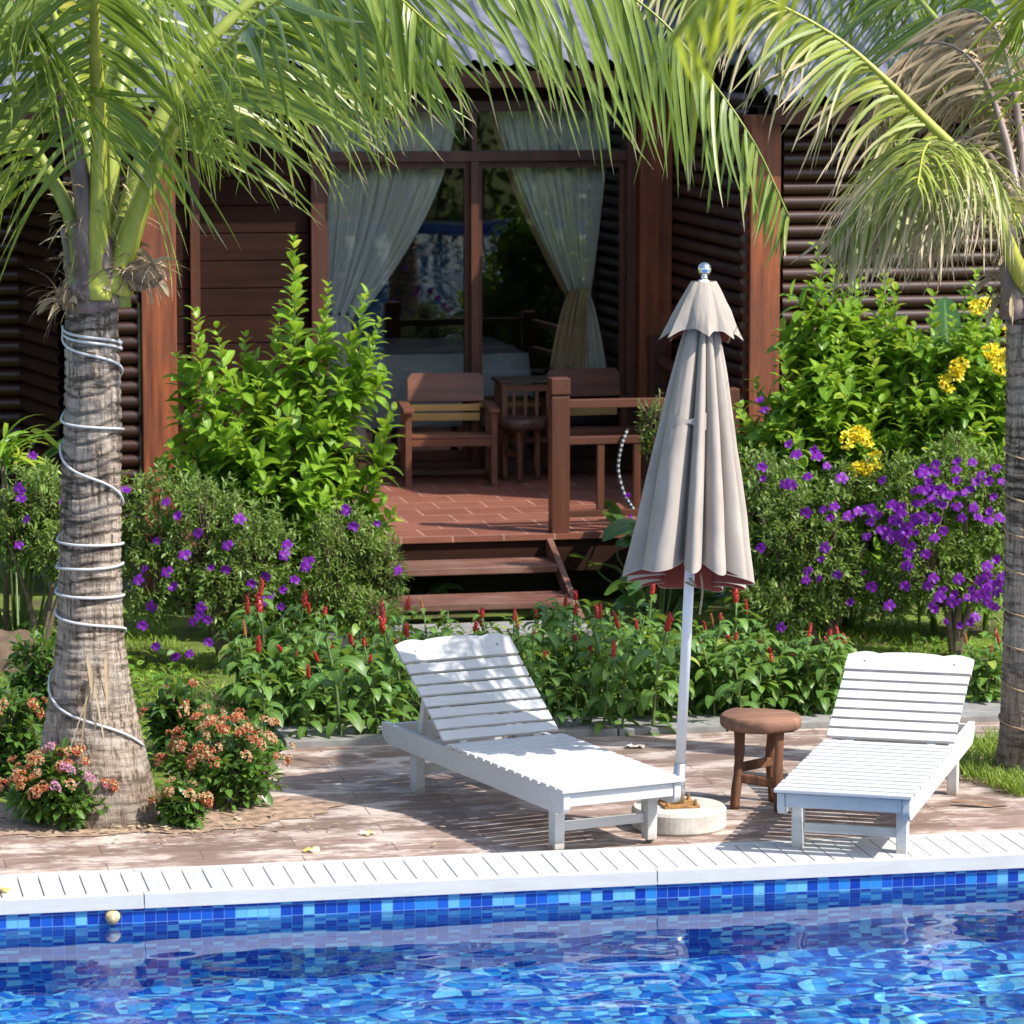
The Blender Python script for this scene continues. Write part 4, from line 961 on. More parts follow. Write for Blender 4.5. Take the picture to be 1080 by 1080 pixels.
# a second right frond, higher and nearer
# left fronds
frond(pl, [cc + Vector((-.04, -.09, -.10)), L1(92, 235, y0 - .1), L1(76, 145, y0 - .22), L1(45, 50, y0 - .45), L1(0, -10, y0 - .8), L1(-70, -20, y0 - 1.1), L1(-150, 50, y0 - 1.3)], 1.10, M['frond'], M['pet_b'], 65, .28, .8, .066, .038, 5, -.7)
frond(pl, [cc + Vector((-.09, -.02, -.06)), L1(80, 245, y0 - .05), L1(50, 180, y0 - .08), L1(8, 118, y0 - .1), L1(-60, 60, y0 - .2), L1(-140, 50, y0 - .3), L1(-210, 110, y0 - .4)], 1.0, M['frond_y'], M['pet_g'], 62, .26, 1.0, .050, .034, 6, -.5)
frond(pl, [cc + Vector((-.03, .06, .0)), L1(95, 180, y0 + .15), L1(75, 70, y0 + .4), L1(40, -20, y0 + .8), L1(-10, -60, y0 + 1.3), L1(-60, -40, y0 + 1.8)], 1.0, M['frond_y'], M['pet_g'], 60, .26, .9, .05, .036, 7, -.6)
# back fronds
frond(pl, [cc + Vector((.02, .08, .02)), L1(120, 150, y0 + .2), L1(140, 40, y0 + .5), L1(190, -40, y0 + 1.0), L1(260, -50, y0 + 1.6), L1(330, 0, y0 + 2.1)], 1.0, M['frond'], M['pet_g'], 46, .24, .8, .055, .030, 8, -.7)
frond(pl, [cc + Vector((.0, .09, .0)), L1(112, 160, y0 + .2), L1(118, 50, y0 + .6), L1(130, -60, y0 + 1.2), L1(150, -90, y0 + 2.0), L1(170, -40, y0 + 2.7)], 1.0, M['frond'], M['pet_g'], 60, .26, .9, .05, .036, 9, -.5)
frond(pl, [cc + Vector((.06, .05, .0)), L1(160, 180, y0 + .2), L1(220, 90, y0 + .5), L1(290, 35, y0 + .9), L1(360, 25, y0 + 1.3), L1(420, 70, y0 + 1.6)], 1.0, M['frond_y'], M['pet_y'], 56, .26, .9, .045, .026, 10, -.8)
# crown base: sheaths, broken leaf bases, fibre
boot(pl, cc + Vector((-.03, -.085, -.16)), cc + Vector((-.075, -.12, .26)), .085, M['pet_b'], 1)
boot(pl, cc + Vector((.03, -.09, -.14)), cc + Vector((.035, -.12, .20)), .075, M['pet_b'], 2)
boot(pl, cc + Vector((.07, .0, -.14)), cc + Vector((.12, -.03, .28)), .08, M['pet_g'], 3)
boot(pl, cc + Vector((-.08, .02, -.14)), cc + Vector((-.15, 0, .22)), .075, M['pet_b'], 4)
b = B()
def lump(c, R, seed):
    def fn(s, t):
        a = s * 2 * math.pi; e = (t - .5) * math.pi; v = Vector((math.cos(a) * math.cos(e), math.sin(a) * math.cos(e), .75 * math.sin(e))); k = R * (1 + .35 * mnoise.noise(v * 2.4 + Vector((seed, 0, 0))) + .2 * mnoise.noise(v * 8))
        return tuple(Vector(c) + v * k)
    b.grid(fn, 28, 16)
lump(cc + Vector((.20, -.06, .01)), .10, 1); lump(cc + Vector((-.13, -.07, -.10)), .07, 5); lump(cc + Vector((.0, .02, .06)), .15, 9)
b.build('fibre_clump', M['fibre'], pl, smooth=True)
fibre(pl, cc + Vector((0, 0, -.05)), .11, .5, 240, 1)
fibre(pl, cc + Vector((.19, -.07, -.06)), .07, .12, 110, 2); fibre(pl, cc + Vector((-.13, -.08, -.16)), .05, .12, 90, 3)
# cable wound round the trunk
zc = lambda y: gz(y, y0 - .14)
wraps = [(347, 365), (352, 371), (357, 392), (445, 456), (473, 533), (573, 577), (602, 598), (628, 632), (648, 668), (718, 796)]
prof1 = np.array([(0, .312), (.12, .288), (.3, .252), (.45, .226), (.65, .188), (.9, .156), (1.2, .146), (1.6, .139), (2.0, .133), (2.35, .124), (2.58, .124)])
cp_ = []
for i, (ya, yb) in enumerate(wraps):
    za, zb = zc(ya), zc(yb); nz_ = zc(wraps[i + 1][0]) if i + 1 < len(wraps) else zb - .12
    for t in np.linspace(0, 1, 22, endpoint=False):
        a = math.pi + math.pi * t; z = za + (zb - za) * (t + .12 * math.sin(2 * math.pi * t) * .5); r = np.interp(z, prof1[:, 0], prof1[:, 1]) + .013; cp_.append((lean1(z) + r * math.cos(a), r * math.sin(a), z))
    for t in np.linspace(0, 1, 14, endpoint=False):
        a = 2 * math.pi + math.pi * t; z = zb + (nz_ - zb) * t; r = np.interp(z, prof1[:, 0], prof1[:, 1]) + .013; cp_.append((lean1(z) + r * math.cos(a), r * math.sin(a), z))
    if i == len(wraps) - 1: cp_ = cp_[:-14]
b = B(); b.tube(cp_, .0068, 7); o = b.build('wound_cable', M['cable'], smooth=True, loc=PB); tag(o, 'pale grey cable wound round the left palm trunk', 'cable')
# dry strands on the trunk front
lv = Leaves(); q = L1(103, 700, y0 - .22)
n = 9; rs = np.random.default_rng(5)
lv.leaves(np.array([q + Vector((rs.normal(0, .05), .0 - .012, rs.normal(0, .03))) for _ in range(n)]), np.stack([rs.normal(.05, .25, n), rs.normal(-.10, .05, n), -np.ones(n)], 1), rs.uniform(.12, .50, n), rs.choice([.006, .01, .02], n), .1, 8, .2, rs.random(n), np.tile(np.array([[0, -1.0, 0]]), (n, 1)), (.3, .4), .3)
lv.build('dry_strands', M['frond_d'], pl)

# ---- right palm
PB2 = ground(1091, 818); PB2.z = 0
pr_ = empty('coconut_palm', PB2); tag(pr_, 'coconut palm with rope rings at the right edge beside the grass tuft', 'palm tree')
lean2 = lambda z: -.02 * z
palm_trunk(pr_, [(-.05, .22), (0, .205), (.2, .175), (.5, .158), (1.0, .145), (2.0, .135), (2.6, .13)], lean2, 2.62, 11)
y2 = PB2.y
def L2(px, py, D): return P3(px, py, D) - PB2
c2 = L2(1082, 290, y2)
# frond rising to the upper left out of the picture
frond(pr_, [c2, L2(1066, 225, y2 + .1), L2(1035, 185, y2 + .2), L2(985, 135, y2 + .3), L2(930, 80, y2 + .4), L2(880, 38, y2 + .4), L2(810, 0, y2 + .4), L2(720, -30, y2 + .4), L2(640, -30, y2 + .3)], .70, M['frond_o'], M['pet_y'], 105, .12, 1.3, .05, .022, 21, -.75, angs=(66, 30), drop=.2, mess=1.6)
# old frond whose leaf hangs like a tent at the apex
frond(pr_, [c2 + Vector((.03, -.05, -.10)), L2(1070, 275, y2 - .25), L2(1045, 212, y2 - .5), L2(1012, 165, y2 - .75), L2(988, 150, y2 - 1.0), L2(975, 158, y2 - 1.3), L2(968, 195, y2 - 1.55)],   .85, M['frond_o'], M['pet_y'], 76, .30, 1.6, .055, .021, 22, -.05, angs=(74, 40), mess=1.3)
frond(pr_, [c2 + Vector((.0, -.05, -.05)), L2(1062, 240, y2 - .1), L2(1020, 190, y2 - .2), L2(965, 175, y2 - .3), L2(915, 195, y2 - .4), L2(880, 240, y2 - .45)], .70, M['frond_o'], M['pet_b'], 90, .33, 1.0, .04, .028, 23, -.7)
# green near fronds from the crown toward the pool
frond(pr_, [c2 + Vector((.05, .0, .05)), L2(1110, 170, y2 - .1), L2(1130, 60, y2 - .3), L2(1140, -20, y2 - .6), L2(1120, -30, y2 - 1.0), L2(1080, 20, y2 - 1.3)], .85, M['frond_y'], M['pet_g'], 60, .3, .9, .045, .034, 26, -.5)
# green back fronds
frond(pr_, [c2 + Vector((0, .08, .05)), L2(1060, 170, y2 + .5), L2(1020, 70, y2 + 1.2), L2(960, -10, y2 + 2.0), L2(890, -50, y2 + 2.8), L2(820, -50, y2 + 3.4), L2(760, -10, y2 + 3.9)], 1.0, M['frond'], M['pet_g'], 75, .28, .8, .045, .034, 27, -.8)
frond(pr_, [c2 + Vector((.04, .08, .05)), L2(1090, 160, y2 + .6), L2(1070, 50, y2 + 1.4), L2(1020, -30, y2 + 2.2), L2(960, -40, y2 + 3.0), L2(910, 0, y2 + 3.6)], .95, M['frond'], M['pet_g'], 70, .28, .8, .045, .034, 28, -.8)
# dead fronds hanging behind
for i, pts in enumerate(([(1080, 260, .1), (1062, 150, .4), (1030, 70, .7), (985, 45, 1.0), (940, 75, 1.2), (905, 140, 1.3)],
                         [(1085, 250, .1), (1075, 130, .5), (1055, 40, .9), (1020, 10, 1.3), (985, 30, 1.6), (960, 90, 1.8)],
                         [(1085, 255, .0), (1060, 190, .3), (1030, 150, .5), (1000, 150, .7), (975, 190, .8), (960, 260, .9)])):
    frond(pr_, [L2(a, b_, y2 + d) for (a, b_, d) in pts], (.62, .68, .7, .55)[i], M['frond_d'], M['pet_b'], 110, .20, 1.6, .035, .020, 31 + i, -.7, drop=.2, mess=2.2)
fibre(pr_, c2 + Vector((0, 0, -.15)), .12, .6, 420, 21)
boot(pr_, c2 + Vector((-.06, -.08, -.2)), c2 + Vector((-.12, -.12, .2)), .08, M['pet_b'], 1); boot(pr_, c2 + Vector((.04, -.1, -.2)), c2 + Vector((.06, -.16, .25)), .08, M['pet_g'], 2)
cp_ = []
for t in np.linspace(0, 1, 260):
    z = 1.75 - 1.6 * t; a = t * 2 * math.pi * 8.3 + .4 * math.sin(t * 20); r = np.interp(z, [0, .2, .5, 1, 2, 2.6], [.205, .175, .158, .145, .135, .13]) + .008; cp_.append((lean2(z) + r * math.cos(a), r * math.sin(a), z))
b = B(); b.tube(cp_, .006, 6); o = b.build('wound_rope', M['rope'], smooth=True, loc=PB2); tag(o, 'tan rope wound in rings round the right palm trunk', 'rope')

# ---- palm on the viewer's terrace, only its nearest leaf tips reach into the picture
PB3 = Vector((2.75, 4.3, .05)); pn = empty('coconut_palm', PB3); tag(pn, 'near coconut palm, only its blurred leaf tips hanging into the top of the view', 'palm tree')
palm_trunk(pn, [(-.05, .25), (0, .22), (.3, .18), (1, .15), (4, .12)], lambda z: 0, 4.0, 17)
def N3(x, y, z): return Vector((x, y, z)) - PB3
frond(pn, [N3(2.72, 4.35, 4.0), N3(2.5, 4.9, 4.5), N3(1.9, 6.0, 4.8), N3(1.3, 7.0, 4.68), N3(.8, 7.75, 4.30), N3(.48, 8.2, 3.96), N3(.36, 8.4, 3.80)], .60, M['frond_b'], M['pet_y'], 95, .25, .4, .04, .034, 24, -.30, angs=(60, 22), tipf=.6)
frond(pn, [N3(2.78, 4.4, 4.0), N3(2.6, 5.2, 4.45), N3(2.2, 6.3, 4.6), N3(1.8, 7.2, 4.42), N3(1.4, 7.95, 4.10), N3(1.2, 8.4, 3.84)], .66, M['frond'], M['pet_g'], 90, .25, .6, .04, .034, 25, -.35, angs=(60, 24), tipf=.6)
for k_, a_ in enumerate((215, 250, 290, 335, 25)):
    a_ = math.radians(a_); dx, dy = math.cos(a_), math.sin(a_)
    frond(pn, [N3(2.75 + .04 * dx, 4.3 + .04 * dy, 4.0), N3(2.75 + .4 * dx, 4.3 + .4 * dy, 4.7), N3(2.75 + 1.3 * dx, 4.3 + 1.3 * dy, 5.2), N3(2.75 + 2.3 * dx, 4.3 + 2.3 * dy, 5.0), N3(2.75 + 3.0 * dx, 4.3 + 3.0 * dy, 4.3)], .8, M['frond'], M['pet_g'], 50, .25, 1.0, .045, .05, 80 + k_, -.4)
fibre(pn, N3(2.75, 4.3, 3.8), .12, .4, 120, 31)

# ================================================================== SHRUBS AND FLOWERS
def rnd_dir(n, rs): return nrm(rs.normal(0, 1, (n, 3)))
def leafy_shrub(name, loc, label, stems, mat, L, W, seed, gap=.05, group=None, start=.12, branch=.55, bl=.30):
    """stems: list of (x0,y0, x1,y1,z1): canes with paired pointed leaves and short side shoots"""
    rs = np.random.default_rng(seed); r = empty(name, loc); tag(r, label, 'shrub', group)
    lv = Leaves(); b = B()
    def shoot(pts, L, W, gap, st):
        c = catmull(pts, 30); seg = np.concatenate([[0], np.cumsum(np.linalg.norm(np.diff(c, axis=0), axis=1))]); tot = seg[-1]
        d0 = np.arange(st * tot, tot, gap * rs.uniform(.85, 1.15))
        if len(d0) < 2: d0 = np.array([tot * .6, tot * .95])
        P = np.stack([np.interp(d0, seg, c[:, k]) for k in range(3)], 1); T = nrm(np.stack([np.interp(np.minimum(d0 + .02, tot), seg, c[:, k]) - np.interp(d0 - .02, seg, c[:, k]) for k in range(3)], 1))
        q = d0 / tot; ph0 = rs.uniform(0, 6.28)
        for h in (0, 1):
            ph = ph0 + np.arange(len(d0)) * (math.pi / 2) + h * math.pi + rs.normal(0, .35, len(d0))
            e1 = nrm(np.cross(T, np.array([0.31, .2, 1.0]))); e2 = np.cross(T, e1)
            D = nrm(e1 * np.cos(ph)[:, None] + e2 * np.sin(ph)[:, None]) * 1.0 + T * (.35 + .9 * q ** 3)[:, None] + np.array([0, 0, .25])
            l = L * (.75 + .35 * np.sin(np.pi * np.minimum(q * 1.1, 1)) - .35 * np.clip((q - .85) / .15, 0, 1)) * rs.uniform(.75, 1.2, len(d0))
            lv.leaves(P, D, l, W / L * l * rs.uniform(.85, 1.15, len(d0)), 1.05, 6, .22, np.clip(.15 + .55 * q + rs.normal(0, .18, len(d0)), 0, 1), twist=.25)
        return c
    for (x0, y0_, x1, y1, z1) in stems:
        mid = [(x0 + (x1 - x0) * .35 + rs.normal(0, .03), y0_ + (y1 - y0_) * .35 + rs.normal(0, .03), z1 * .5)]
        c = shoot([(x0, y0_, 0)] + mid + [(x1, y1, z1)], L, W, gap, start)
        b.tube(c[::2], [.012 * (1 - .75 * t) for t in np.linspace(0, 1, 15)], 6)
        nb = int(z1 * 9 * branch) + 1
        for _ in range(nb):
            t = rs.uniform(.12, .80); p = c[int(t * 29)]; a = rs.uniform(0, 6.28); ll = bl * rs.uniform(.6, 1.3) * (1 - .45 * t)
            e = p + np.array([math.cos(a) * ll, math.sin(a) * ll, ll * .85])
            cc_ = shoot([p, p + (e - p) * .5 + np.array([math.cos(a), math.sin(a), -.2]) * ll * .12, e], L * .85, W * .85, gap * .9, .15)
            b.tube(cc_[::5], [.006, .005, .004, .003, .003, .002], 5)
    lv.build('leaves', mat, r); b.build('stems', M['stem'], r, smooth=True); return r
def petals(name, n, R, wid, mat, cup, seed, droop=.8, layers=1):
    lv = Leaves(); rs = np.random.default_rng(seed)
    for l_ in range(layers):
        a = np.arange(n) * 2 * math.pi / n + rs.normal(0, .12, n) + l_ * .5
        D = np.stack([np.cos(a), np.sin(a), np.full(n, cup)], 1)
        lv.leaves(np.zeros((n, 3)), D, R * rs.uniform(.88, 1.08, n) * (1 - .2 * l_), wid, droop, 5, .1, shape=(.85, .40), twist=.25)
    o = lv.build(name, mat); C.objects.unlink(o); return o
def bouquet(name, n, R, r, wid, mat, seed, npet=5, squash=.7, mat2=None):
    """a cluster of many small florets -> one mesh"""
    lv = Leaves(); rs = np.random.default_rng(seed)
    d = rnd_dir(n, rs); d[:, 2] = np.abs(d[:, 2]) * .9 + .05; c = d * R * rs.uniform(.55, 1, (n, 1)) * np.array([1, 1, squash])
    for i in range(n):
        a = np.arange(npet) * 2 * math.pi / npet + rs.uniform(0, 6); ax_ = nrm(d[i] + rs.normal(0, .35, 3)); e1 = nrm(np.cross(ax_, np.array([.3, .9, .2]))); e2 = np.cross(ax_, e1)
        D = np.cos(a)[:, None] * e1 + np.sin(a)[:, None] * e2 + ax_ * .5
        lv.leaves(np.tile(c[i], (npet, 1)), D, r * rs.uniform(.8, 1.2), wid, .3, 4, .1, np.full(npet, rs.random()), shape=(.7, .5), twist=.3)
    o = lv.build(name, mat); C.objects.unlink(o); return o
FLW = [petals('flower', 5, .033, .023, M['purple'], c_, s, .9) for s, c_ in ((1, .35), (2, .8), (3, .2), (4, 1.5))]
YEL = [bouquet('flower_cluster', 14, .05, .030, .020, M['yellow'], s, 5) for s in (6, 7, 8)]
CLF = [bouquet('flower_cluster', 26, .042, .014, .009, M['cleroflower'], s, 4) for s in (9, 10, 11)]
CLC = [bouquet('calyx_cluster', 22, .042, .013, .009, M['cream'], s, 4) for s in (12, 13)]
PKF = [bouquet('flower_cluster', 30, .05, .012, .009, M['pinkf'], 14, 4)]
def put(src, parent, p, d=None, s=1.0):
    o = src.copy(); C.objects.link(o); o.parent = parent; o.location = p; o.scale = (s, s, s)
    if d is not None: o.rotation_euler = Vector(d).to_track_quat('Z', 'Y').to_euler()
    return o
def lumpy_bush(name, loc, label, lobes, mat, L, W, n_twig, per, seed, group=None, trunk=None, flowers=(), cat='shrub', up=.35):
    """lobes: (cx,cy,cz,rx,ry,rz) in local metres; leaf clumps on twig ends over the lobes' volume; flowers placed on the outer twigs"""
    rs = np.random.default_rng(seed); r = empty(name, loc); tag(r, label, cat, group)
    lv = Leaves(); b = B(); tips = []; vol = np.array([l[3] * l[4] * l[5] for l in lobes]) ** .67; vol /= vol.sum()
    which = rs.choice(len(lobes), n_twig, p=vol)
    lb = np.array(lobes)[which]; d = rnd_dir(n_twig, rs); rad_ = rs.uniform(.30, 1, n_twig) ** .45
    wob = np.array([1 + .28 * mnoise.noise(Vector(x) * 2.3 + Vector((seed, 0, 0))) for x in d])
    tip = lb[:, :3] + d * lb[:, 3:] * (rad_ * wob)[:, None]
    tip[:, 2] = np.maximum(tip[:, 2], .05)
    out = nrm(d * np.array([1, 1, .8]) + np.array([0, 0, up]) + rs.normal(0, .3, (n_twig, 3)))
    tl = rs.uniform(.05, .13, n_twig)
    for j in range(per):
        q = j / per; ph = rs.uniform(0, 6.28, n_twig) if j == 0 else ph + 2.4
        e1 = nrm(np.cross(out, np.array([.2, .4, 1.0]))); e2 = np.cross(out, e1)
        P = tip - out * (tl * (1 - q))[:, None]
        D = (e1 * np.cos(ph)[:, None] + e2 * np.sin(ph)[:, None]) * (1.0 - .45 * q) + out * (.45 + .6 * q)
        l = L * rs.uniform(.65, 1.2, n_twig) * (1 - .3 * q)
        lv.leaves(P, D, l, l * W / L, .7, 4, .2, np.clip(rs.normal(.35, .2, n_twig) + .22 * (rad_ - .6), 0, 1), twist=.3)
    lv.build('leaves', mat, r)
    for (x0, y0_, ends, rr) in (trunk or []):
        for e in ends:
            m = Vector((x0 + (e[0] - x0) * .4 + rs.normal(0, .03), y0_ + (e[1] - y0_) * .4, e[2] * .45)); c = catmull([(x0, y0_, -.03), m, e], 12); b.tube(c, [rr * (1 - .7 * t) for t in np.linspace(0, 1, 12)], 7)
    for i in rs.choice(n_twig, min(n_twig, 160), replace=False):
        l = lobes[which[i]]; c0 = np.array([l[0], l[1], max(.1, l[2] - l[5] * .5)]); b.tube([c0 + (tip[i] - c0) * t + np.array([0, 0, .03 * math.sin(3 * t)]) for t in (0, .5, 1)], [.006, .004, .002], 4)
    b.build('branches', M['bark'], r, smooth=True)
    for (srcs, pos, sc_) in flowers:
        for p in pos:
            p = np.array(p); 
            dd = nrm((p - np.array([0, 0, .5])) * np.array([1, 1, .6]) + np.array([-.1, -.75, .3]) + rs.normal(0, .35, 3)); put(srcs[rs.integers(len(srcs))], r, p, dd, sc_ * rs.uniform(.8, 1.2))
    return r
def fl_at(loc, px_list, D, jitter=.10, seed=0):
    rs = np.random.default_rng(seed); return [P3(px, py, D + rs.uniform(-jitter, jitter)) - Vector(loc) for (px, py) in px_list]

# ---- bright green tall shrub beside the steps
Db = 23.45; loc = Vector((gx(305, Db), Db, 0))
def sx_(px, py, D, base): z = gz(py, D); return (gx(px, D, z) - base.x, D - base.y, z)
tips = [(310, 252, 23.5), (346, 300, 23.4), (388, 305, 23.3), (402, 338, 23.2), (205, 328, 23.4), (228, 345, 23.3), (186, 375, 23.5), (258, 350, 23.6), (340, 400, 23.1), (290, 420, 23.0), (366, 400, 23.2), (416, 430, 23.2), (250, 440, 23.0), (195, 440, 23.3), (325, 490, 22.9), (372, 485, 23.0), (400, 500, 23.1), (220, 400, 23.1), (296, 320, 23.6), (180, 470, 23.2), (270, 395, 23.3), (345, 520, 22.85), (415, 540, 23.1)]
st = []
rs0 = np.random.default_rng(3)
for t in tips:
    x, y, z = sx_(t[0], t[1], t[2], loc); st.append((x * .45 + rs0.normal(0, .05), y * .3 + rs0.normal(0, .06), x, y, z))
leafy_shrub('tall_shrub', loc, 'tall bright lime green shrub with pointed leaves, left of the porch steps', st, M['lime'], .175, .080, 41, .046, None, .08, .62, .26)
# ---- right, yellow flowered shrub in two
Db = 23.6; loc = Vector((gx(880, Db), Db, 0))
tips = [(862, 255, 23.6), (848, 330, 23.5), (905, 300, 23.6), (935, 284, 23.7), (885, 355, 23.3), (845, 395, 23.3), (920, 365, 23.3), (835, 440, 23.2), (870, 430, 23.1), (905, 440, 23.1), (955, 345, 23.5), (890, 310, 23.7), (880, 400, 23.2), (820, 430, 23.4), (930, 420, 23.2), (855, 300, 23.6), (945, 305, 23.6), (900, 280, 23.7), (825, 365, 23.4), (878, 275, 23.7), (838, 410, 23.2), (795, 400, 23.5), (780, 425, 23.4), (808, 450, 23.2)]
st = []
for t in tips: x, y, z = sx_(t[0], t[1], t[2], loc); st.append((x * .4 + rs0.normal(0, .05), y * .3, x, y, z))
leafy_shrub('tall_shrub', loc, 'tall lime green shrub before the log wall, right of the parasol', st, M['lime2'], .18, .084, 42, .046, None, .10, 1.3, .34)
loc = Vector((gx(1010, 23.4), 23.4, 0))
tips = [(1030, 288, 23.5), (1005, 320, 23.4), (1052, 335, 23.4), (985, 355, 23.3), (1025, 360, 23.2), (1060, 400, 23.2), (965, 395, 23.2), (1000, 420, 23.1), (1040, 440, 23.0), (950, 440, 23.1), (980, 470, 23.0), (1075, 350, 23.4), (1070, 450, 23.1), (1015, 470, 22.9), (985, 310, 23.5), (1045, 305, 23.5), (965, 340, 23.4), (1018, 300, 23.5)]
st = []
for t in tips: x, y, z = sx_(t[0], t[1], t[2], loc); st.append((x * .4 + rs0.normal(0, .05), y * .3, x, y, z))
ysh = leafy_shrub('flowering_shrub', loc, 'lime green shrub with yellow flower clusters at the right, behind the purple bush', st, M['lime2'], .165, .068, 43, .046, None, .10, 1.4, .34)
for i, (px, py, D) in enumerate([(1010, 395, 22.9), (1000, 405, 22.9), (1045, 372, 22.95), (1060, 378, 22.95), (1055, 388, 22.9), (1068, 352, 23.1), (1040, 322, 23.2), (1030, 325, 23.2), (905, 458, 22.5), (897, 466, 22.5), (914, 464, 22.5), (912, 495, 22.45), (905, 498, 22.45), (925, 486, 22.5), (1012, 388, 22.9), (1075, 372, 22.9)]):
    put(YEL[i % 3], ysh, P3(px, py, D) - loc, (rs0.normal(0, .3), -.7, .6), rs0.uniform(.8, 1.15))
# ---- purple flowering bushes
TIB = 'purple flowering bushes'
loc = Vector((gx(228, 22.3), 22.3, 0)); S = 1 / 178.0
def lob(px, py, rx, rz, D, base, ry=None): z = gz(py, D); return (gx(px, D, z) - base.x, D - base.y, z, rx * S, (ry or rx * .8) * S, rz * S)
lobs = [lob(165, 545, 55, 62, 22.4, loc), (lob(215, 560, 70, 70, 22.3, loc)), lob(270, 580, 60, 60, 22.2, loc), lob(160, 615, 45, 50, 22.2, loc), lob(240, 625, 60, 45, 22.1, loc), lob(290, 640, 40, 40, 22.2, loc)]
fps = [(175, 530), (210, 563), (253, 548), (165, 570), (152, 600), (195, 585), (222, 598), (238, 600), (188, 545), (212, 648), (204, 655), (219, 654), (212, 641), (280, 608), (303, 575), (325, 592), (297, 622), (285, 628), (310, 612), (296, 640), (322, 598), (150, 660), (186, 690), (160, 640), (146, 612), (265, 615), (278, 635), (200, 690), (165, 682), (220, 678), (300, 585), (176, 603), (240, 575), (185, 620)]
lumpy_bush('flowering_bush', loc, 'dark leaved bush with purple flowers right of the left palm trunk', lobs, M['tib'], .058, .020, 1150, 8, 51, TIB, [(.05, 0, [(-.25, 0, .9), (.15, -.05, .95), (.35, 0, .7), (-.1, .05, 1.0)], .032)], [(FLW, fl_at(loc, fps, 21.78, .10, 1), 1.15)])
loc = Vector((gx(375, 22.3), 22.3, 0))
lobs = [lob(365, 575, 48, 50, 22.3, loc), lob(400, 600, 38, 45, 22.3, loc), lob(350, 620, 45, 50, 22.2, loc), lob(390, 650, 45, 35, 22.1, loc)]
lumpy_bush('flowering_bush', loc, 'pale small leaved bush with few purple flowers just left of the steps', lobs, M['tib2'], .050, .014, 900, 8, 52, TIB, [(0, 0, [(-.15, 0, .7), (.12, 0, .75), (.25, -.05, .5)], .022)], [(FLW, fl_at(loc, [(364, 536), (372, 555), (397, 552), (420, 602), (366, 540)], 21.95, .05, 2), 1.1)])
loc = Vector((gx(40, 22.2), 22.2, 0))
lobs = [lob(45, 530, 45, 50, 22.3, loc), lob(15, 560, 40, 45, 22.3, loc), lob(60, 580, 40, 40, 22.1, loc), lob(100, 510, 35, 40, 22.4, loc), lob(115, 570, 30, 45, 22.4, loc)]
lumpy_bush('flowering_bush', loc, 'loose purple flowered bush left of the left palm trunk', lobs, M['tib2'], .055, .018, 850, 8, 53, TIB, [(0, 0, [(-.15, 0, .7), (.12, 0, .8), (.3, 0, .8)], .024)], [(FLW, fl_at(loc, [(20, 515), (22, 527), (28, 548), (34, 481), (70, 500), (24, 518), (132, 518), (20, 575), (66, 530)], 21.85, .05, 3), 1.1)])
loc = Vector((gx(860, 22.4), 22.4, 0))
lobs = [lob(800, 520, 60, 65, 22.6, loc), lob(850, 560, 65, 70, 22.4, loc), lob(790, 600, 45, 60, 22.4, loc), lob(870, 610, 55, 50, 22.3, loc), lob(830, 640, 55, 38, 22.2, loc), lob(760, 560, 45, 70, 22.7, loc), lob(895, 520, 40, 45, 22.5, loc)]
fps = [(832, 470), (858, 476), (872, 492), (803, 493), (805, 505), (828, 510), (835, 512), (852, 503), (862, 482), (880, 535), (875, 545), (905, 540), (895, 545), (852, 602), (850, 612), (866, 590), (883, 606), (910, 602), (919, 618), (803, 578), (802, 425), (806, 432), (868, 538), (840, 480), (850, 540), (888, 505), (824, 662), (895, 634)]
lumpy_bush('flowering_bush', loc, 'broad bush right of the parasol with scattered purple flowers', lobs, M['tib'], .058, .019, 1500, 8, 54, TIB, [(.05, 0, [(-.35, 0, .9), (.1, -.05, .95), (.3, 0, .7), (-.2, .05, .7)], .03)], [(FLW, fl_at(loc, fps, 21.88, .10, 4), 1.15)])
loc = Vector((gx(1000, 22.3), 22.3, 0))
lobs = [lob(950, 530, 55, 60, 22.4, loc), lob(1010, 500, 55, 50, 22.4, loc), lob(1045, 540, 45, 55, 22.3, loc), lob(980, 590, 55, 55, 22.2, loc), lob(1035, 600, 40, 45, 22.2, loc), lob(930, 620, 45, 40, 22.3, loc), lob(1085, 500, 45, 60, 22.4, loc)]
rf = np.random.default_rng(77); fps = []
for (cx, cy, sx2, sy2, n) in ((955, 552, 26, 16, 34), (990, 520, 28, 14, 18), (1030, 505, 22, 14, 10), (1045, 545, 12, 18, 9), (1010, 635, 18, 22, 17), (1045, 620, 12, 24, 16), (930, 565, 16, 10, 8), (965, 500, 22, 10, 7), (975, 570, 60, 55, 22)):
    fps += [(rf.normal(cx, sx2 * .75), rf.normal(cy, sy2 * .75)) for _ in range(n)]
lumpy_bush('flowering_bush', loc, 'bush crowded with purple flowers beside the right palm trunk', lobs, M['tib'], .056, .019, 1350, 8, 55, TIB, [(.04, 0, [(-.25, 0, .9), (.1, -.05, 1.0), (.3, 0, .8), (-.1, .05, .7)], .03)], [(FLW, fl_at(loc, fps, 21.80, .12, 5), 1.12)])
loc = Vector((gx(690, 23.9), 23.9, 0)); S = 1 / 167.0
lumpy_bush('wispy_shrub', loc, 'wispy fine leaved shrub between the railing and the parasol cloth', [lob(690, 440, 22, 28, 23.9, loc), lob(705, 480, 20, 40, 23.9, loc), lob(680, 460, 14, 20, 23.9, loc)], M['tib2'], .045, .012, 150, 9, 56, None, [(.02, 0, [(0, 0, 1.2), (.05, 0, 1.3)], .014)], [(FLW, fl_at(loc, [(662, 524), (663, 545)], 23.8, .03, 6), .9)], up=.9)
S = 1 / 178.0
